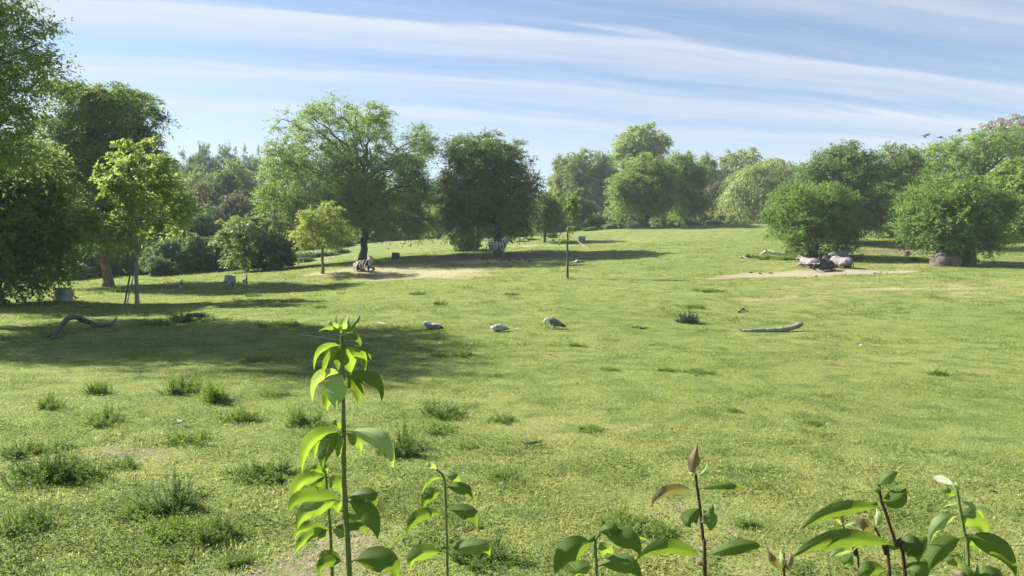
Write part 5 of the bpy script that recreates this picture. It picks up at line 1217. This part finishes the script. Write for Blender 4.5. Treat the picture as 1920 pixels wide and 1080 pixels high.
def leaf_mesh(root, d, base, tip, wpx, bend, mat, roll, dd, seed, fold=.38):
    """one real leaf: stalk, pointed oval blade, folded along its rib and drooping; pixel sizes give its length and breadth at its own distance"""
    r = np.random.default_rng(seed)
    A = at(base[0], base[1], d); B = at(tip[0], tip[1], d + dd)
    mid = at((base[0] + tip[0]) / 2 + bend[0], (base[1] + tip[1]) / 2 + bend[1], d + dd * .5 - .012)
    t = np.linspace(0, 1, 19)[:, None]; ctrl = 2 * mid - .5 * (A + B)
    P = (1 - t) ** 2 * A + 2 * t * (1 - t) * ctrl + t * t * B
    T = nrm(np.gradient(P, axis=0)); view = nrm(P.mean(0) - CAMP)
    S_ = nrm(np.cross(T, view)); N = nrm(np.cross(S_, T))
    cr, sr = math.cos(roll), math.sin(roll); S2 = S_ * cr + N * sr; N2 = nrm(np.cross(S2, T))
    tt = t[:, 0]; prof = np.clip((tt - .07) / .93, 0, 1); w = (prof ** .62) * (1 - prof) ** 1.1; w = w / w.max() * (wpx * .97 * d / F / 2); w += .0012 * (1 - tt)
    cols = np.linspace(-1, 1, 9); wave = .15 * np.sin(tt * (9 + 5 * r.random()) + r.random() * 6)
    rows = []
    for a in cols:
        off = S2 * (a * w)[:, None] * math.cos(fold) + N2 * ((np.abs(a) * math.sin(fold) + wave * abs(a) ** 2 * np.sign(a + .01) + (a * a) * .10) * w)[:, None]
        rows.append(P + off)
    V = np.stack(rows, 1).reshape(-1, 3); nc = len(cols)
    i = np.arange(18)[:, None] * nc; j = np.arange(nc - 1)[None]; f = np.stack([i + j, i + j + 1, i + nc + j + 1, i + nc + j], -1).reshape(-1, 4)
    mb = MB(); mb.add(V - ROOT, f, va={'lu': np.repeat(tt, nc), 'lv': np.tile(cols, 19)})
    mb.build('leaf', M[mat], root)

ROOT = np.zeros(3); _ls = 0
def shoot(label, d, path, w0, w1, stemm, leaves, lean=0.0):
    """path: pixels of the stem from low to high; it goes on down to its root in the ground"""
    global ROOT, _ls
    pts = [at(px, py, d + lean * i / max(1, len(path) - 1)) for i, (px, py) in enumerate(path)]
    dv = pts[0] - pts[1]; dv = dv / np.linalg.norm(dv); foot = pts[0] + np.array([dv[0] * .5, dv[1] * .3 + .05, 0]); foot[2] = gz(foot[0], foot[1]) - .03
    m2 = (pts[0] + foot) / 2 + np.array([dv[0] * .12, 0, 0]); ROOT = np.array([foot[0], foot[1], foot[2] + .03])
    root = thing('leafy_shoot', label, 'plant', ROOT, 0, 'leafy shoots close to the camera')
    P = curve([foot, m2] + pts, 7) - ROOT; L = np.linspace(0, 1, len(P)); k = 14.0 / (len(P) - 1)
    wpx = np.where(L < k, w0 * 1.15, w0 + (w1 - w0) * np.clip((L - k) / (1 - k), 0, 1)); rad = wpx * d / F / 2
    node = np.zeros(len(P))
    for (b, *_r) in leaves:
        q = at(b[0], b[1], d) - ROOT; dist = np.linalg.norm(P - q, axis=1); node = np.maximum(node, np.exp(-(dist / .012) ** 2))
    m = MB(); add_tube(m, P, rad * (1 + .13 * node), 12); m.build('stem', M[stemm], root)
    for (b, tp, wp, bend, mat, roll, dd) in leaves:
        _ls += 1; leaf_mesh(root, d, b, tp, wp, bend, mat, R(roll), dd, _ls)
    return root
Sw = 'shoot_glare'
Sg, Sd, Sy, Sr = 'shoot', 'shoot_deep', 'shoot_young', 'shoot_red'
shoot('tall green leafy shoot with whorls of drooping leaves and a pale tip, the highest shoot', 1.45,
      [(655, 1085), (649, 980), (645, 900), (644, 800), (643, 740), (642, 680), (641, 628)], 11, 6.5, 'stem_green', [
      ((640, 624), (613, 602), 14, (-2, -2), Sy, 20, -.01), ((641, 622), (631, 590), 15, (-3, 2), Sy, -20, .01), ((642, 622), (651, 592), 13, (3, 0), Sy, 30, .01), ((644, 621), (676, 588), 15, (2, 4), Sg, 25, .0), ((640, 625), (596, 622), 9, (0, -7), Sg, 40, -.02), ((645, 625), (677, 650), 17, (6, -6), Sd, 10, .0), ((641, 624), (640, 596), 16, (2, 0), Sy, 10, -.02),
      ((640, 648), (589, 695), 15, (-12, -14), Sg, 40, .01), ((640, 651), (605, 704), 17, (-6, -4), Sg, 30, -.02), ((645, 652), (658, 702), 40, (3, -2), Sg, 10, .04), ((640, 652), (634, 695), 22, (-2, 0), Sd, 15, .04), ((648, 650), (684, 697), 24, (12, -8), Sg, 20, .02), ((645, 649), (698, 684), 12, (12, -14), Sd, 55, .0), ((638, 650), (606, 690), 24, (-4, -6), Sd, 10, .03),
      ((640, 700), (586, 755), 24, (-14, -18), Sy, 35, -.01), ((638, 703), (613, 772), 30, (-8, 2), Sg, 5, .0), ((643, 699), (632, 768), 40, (-6, 0), Sy, 5, -.05), ((650, 700), (670, 762), 30, (10, -2), Sd, 0, .02), ((650, 699), (715, 754), 32, (24, -16), Sd, 30, .0),
      ((640, 810), (567, 890), 32, (-20, -22), Sg, 25, .0), ((636, 808), (604, 882), 32, (-9, -4), Sd, 0, -.04), ((640, 806), (632, 860), 22, (2, 0), Sg, 20, .0), ((642, 806), (621, 789), 12, (-4, -4), Sg, 20, .0), ((648, 812), (676, 850), 26, (8, -4), Sg, 10, .01), ((649, 809), (736, 884), 40, (26, -24), Sy, 30, -.03), ((638, 810), (590, 862), 30, (-14, -12), Sg, 10, .03),
      ((638, 936), (540, 962), 34, (-18, -16), Sd, 30, -.04), ((636, 938), (558, 992), 40, (-18, -8), Sg, 5, -.01), ((648, 936), (704, 952), 36, (18, -18), Sd, 25, .0), ((650, 938), (708, 1012), 40, (12, -8), Sd, -10, -.04), ((640, 938), (636, 962), 26, (-4, 0), Sg, 10, .03), ((646, 970), (700, 990), 26, (10, -14), Sg, 30, .05),
      ((645, 1053), (602, 1082), 26, (-16, -10), Sd, 15, .0), ((643, 1050), (606, 1062), 24, (-14, -12), Sd, 25, .03), ((657, 1053), (744, 1092), 52, (22, -22), Sd, 5, .0)])
shoot('slim green shoot rising just behind the tall one', 1.62,
      [(623, 1085), (619, 990), (614, 930), (611, 888)], 6, 4, 'stem_green', [
      ((611, 894), (551, 952), 32, (-18, -18), Sg, 20, .0), ((614, 895), (640, 932), 32, (8, -4), Sg, 0, .02), ((612, 893), (588, 932), 28, (-6, -4), Sd, 5, .02), ((611, 888), (580, 886), 16, (-4, -8), Sg, 20, .0), ((613, 890), (608, 866), 14, (-2, 0), Sg, 10, .0),
      ((616, 992), (553, 1012), 24, (-15, -10), Sg, 25, .0), ((616, 993), (552, 1042), 22, (-10, -8), Sg, 20, -.03), ((616, 994), (597, 1016), 18, (-3, 0), Sg, 10, .0), ((621, 990), (694, 1003), 28, (10, -16), Sd, 25, .02), ((621, 992), (654, 1012), 20, (6, -2), Sg, 10, .0)])
shoot('small leafy shoot with arching side leaves, right of the tall one', 1.5,
      [(839, 1085), (837, 1000), (835, 930), (832, 895), (818, 880)], 5.5, 3.5, 'stem_green', [
      ((819, 880), (796, 874), 14, (-2, -4), Sy, 20, .0), ((829, 896), (792, 927), 9, (-6, -6), Sg, 50, .0), ((834, 892), (861, 911), 19, (6, -7), Sg, 15, .01), ((835, 914), (890, 943), 25, (10, -12), Sd, 15, .0), ((828, 922), (793, 958), 28, (-8, -8), Sd, 5, .0), ((829, 962), (765, 1004), 26, (-15, -12), Sd, 15, -.02), ((842, 957), (893, 991), 32, (14, -12), Sd, 10, .0),
      ((830, 1036), (770, 1068), 34, (-18, -12), Sg, 10, .0), ((846, 1033), (918, 1044), 34, (18, -16), Sg, 15, .0), ((829, 1034), (832, 1018), 10, (0, 0), Sd, 10, .01), ((846, 1030), (872, 1014), 16, (0, -4), Sd, 20, .03)])
shoot('bowed shoot with broad overlapping green leaves at the bottom edge', 1.3,
      [(1119, 1085), (1115, 1045), (1116, 1015), (1125, 1000)], 6, 4.5, 'stem_green', [
      ((1122, 1000), (1166, 1010), 28, (4, -14), Sd, 15, .0), ((1128, 1001), (1200, 1043), 42, (16, -10), Sd, 0, -.02), ((1114, 1016), (1040, 1080), 48, (-12, -12), Sd, 5, -.02), ((1118, 1014), (1108, 998), 22, (-6, 0), Sd, 10, .03), ((1122, 1062), (1205, 1092), 38, (12, -20), Sd, 5, -.03), ((1160, 1004), (1214, 1012), 14, (4, -4), Sg, 30, .04), ((1160, 1002), (1176, 984), 9, (0, 0), Sy, 20, .02), ((1112, 1062), (1076, 1088), 30, (-8, -6), Sg, 10, .03), ((1120, 1030), (1150, 1040), 26, (4, -6), Sg, 10, .05)])
shoot('upright red-stemmed shoot with a furled reddish tip and level side leaves', 1.5,
      [(1322, 1085), (1318, 1010), (1312, 950), (1306, 905), (1304, 888)], 7, 4, 'stem_red', [
      ((1303, 893), (1309, 831), 24, (-6, 4), Sr, 10, .0), ((1306, 893), (1326, 864), 7, (5, 4), Sy, 30, .0), ((1302, 892), (1290, 884), 8, (0, 2), Sy, 30, .01), ((1302, 919), (1222, 952), 22, (-14, -13), Sr, 20, -.02), ((1311, 917), (1393, 923), 16, (12, -11), Sd, 30, .0), ((1315, 950), (1296, 990), 34, (-14, 2), Sd, -10, -.03), ((1318, 955), (1330, 997), 34, (8, 0), Sg, 10, -.02), ((1316, 968), (1336, 944), 16, (4, 4), Sd, 30, -.03),
      ((1316, 1045), (1190, 1054), 32, (-8, -22), Sd, 20, -.02), ((1326, 1043), (1432, 1030), 30, (14, -16), Sd, 20, .0), ((1318, 1062), (1304, 1040), 12, (-2, 2), Sr, 20, .03)])
shoot('low reddish bud of a shoot just above the bottom edge', 1.4, [(1471, 1090), (1470, 1078), (1468, 1064)], 4, 3, 'stem_red', [
      ((1468, 1067), (1436, 1024), 15, (-2, 6), Sr, 15, .0), ((1469, 1067), (1480, 1030), 13, (6, 2), Sr, 20, .0), ((1468, 1066), (1462, 1030), 10, (0, 0), Sy, 30, .02)])
shoot('dark leaning shoot with big shaded leaves and a folded leaf at its top', 1.3,
      [(1699, 1090), (1680, 1022), (1662, 965), (1652, 937), (1648, 908)], 7, 4.2, 'stem_red', [
      ((1648, 912), (1690, 889), 26, (-2, -10), Sg, 20, .0), ((1650, 938), (1699, 914), 38, (8, 10), Sd, -10, -.02), ((1649, 928), (1642, 904), 14, (-3, 0), Sd, 30, .02), ((1653, 953), (1498, 996), 28, (-8, -16), Sd, 20, -.02), ((1680, 1023), (1485, 1046), 36, (-14, -22), Sd, 15, -.05), ((1681, 1022), (1738, 1004), 44, (8, 8), Sd, 0, .0), ((1684, 1024), (1722, 1056), 44, (10, -14), Sd, 5, -.01), ((1694, 1070), (1735, 1094), 64, (6, -10), Sd, 0, -.02), ((1651, 950), (1626, 945), 7, (0, -3), Sd, 30, .02)])
shoot('thin reddish shoot with pale young leaves left of the dark leaning one', 1.55,
      [(1612, 1090), (1603, 1040), (1592, 1008), (1580, 985)], 4, 2.5, 'stem_red', [
      ((1582, 996), (1524, 1026), 20, (-6, -6), Sy, 15, .0), ((1578, 984), (1553, 956), 9, (-3, 0), Sy, 30, .0), ((1580, 984), (1568, 944), 10, (2, 0), Sr, 20, .0), ((1600, 1034), (1556, 1047), 16, (-6, -5), Sy, 20, .0), ((1600, 1040), (1584, 1064), 26, (-4, 0), Sg, 5, .02), ((1580, 988), (1612, 982), 9, (4, -3), Sy, 30, .0)])
shoot('dark middle shoot with a brownish crumpled leaf behind the leaning stem', 1.4,
      [(1669, 1090), (1660, 1040), (1650, 1008), (1640, 988)], 5.5, 4, 'stem_red', [
      ((1640, 989), (1603, 968), 26, (2, 6), Sr, 0, .0), ((1642, 988), (1643, 952), 16, (3, 0), Sy, 20, .01), ((1650, 1022), (1600, 1034), 14, (-10, -8), Sy, 30, .0), ((1656, 1022), (1704, 1030), 20, (6, -4), Sd, 15, .02), ((1664, 1070), (1608, 1086), 30, (-8, -10), Sd, 10, .0)])
shoot('pale green shoot near the right edge with a white-lit leaf at its tip', 1.45,
      [(1816, 1090), (1808, 1000), (1801, 960), (1796, 930), (1793, 905)], 7, 4, 'stem_green', [
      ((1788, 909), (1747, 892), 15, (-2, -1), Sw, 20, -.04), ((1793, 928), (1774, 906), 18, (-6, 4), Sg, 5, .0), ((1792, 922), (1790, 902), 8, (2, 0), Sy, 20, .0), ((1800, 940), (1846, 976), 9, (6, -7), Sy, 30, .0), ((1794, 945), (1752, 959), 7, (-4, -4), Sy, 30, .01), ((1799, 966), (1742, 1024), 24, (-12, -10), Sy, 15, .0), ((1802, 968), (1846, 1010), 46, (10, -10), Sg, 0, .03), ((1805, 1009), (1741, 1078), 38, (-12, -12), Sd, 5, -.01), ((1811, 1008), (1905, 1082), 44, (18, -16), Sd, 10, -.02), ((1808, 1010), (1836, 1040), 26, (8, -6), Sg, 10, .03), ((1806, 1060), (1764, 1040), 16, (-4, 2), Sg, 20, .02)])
shoot('broad dark leaf tip of a low shoot in the bottom right corner', 1.3, [(1838, 1120), (1832, 1098), (1830, 1086)], 5, 4, 'stem_green', [
      ((1830, 1090), (1896, 1096), 40, (0, -14), Sd, 5, .0), ((1828, 1092), (1803, 1046), 20, (-2, 4), Sd, 20, .02), ((1830, 1090), (1880, 1066), 18, (2, -4), Sg, 20, .04), ((1826, 1094), (1782, 1066), 18, (-4, 0), Sr, 20, .03)])
# ================================================================ AIR
def build_haze():
    m, t = new_mat('haze_air'); v = t.new('ShaderNodeVolumePrincipled')
    v.inputs['Color'].default_value = (.85, .92, .98, 1); v.inputs['Density'].default_value = HAZE; v.inputs['Anisotropy'].default_value = .0
    o = t.new('ShaderNodeOutputMaterial'); t.l.new(v.outputs[0], o.inputs['Volume'])
    x0, x1, y0, y1, z0, z1 = -1100, 1100, -120, 1150, -14, 46
    P = [(x, y, z) for x in (x0, x1) for y in (y0, y1) for z in (z0, z1)]
    f = [[0, 1, 3, 2], [4, 6, 7, 5], [0, 4, 5, 1], [2, 3, 7, 6], [0, 2, 6, 4], [1, 5, 7, 3]]
    mb = MB(); mb.add(P, f); ob = mb.build('haze', m, smooth=False); tag(ob, 'thin summer haze over the meadow', 'haze', kind='stuff')
HAZE = 0.00048
if HAZE: build_haze()
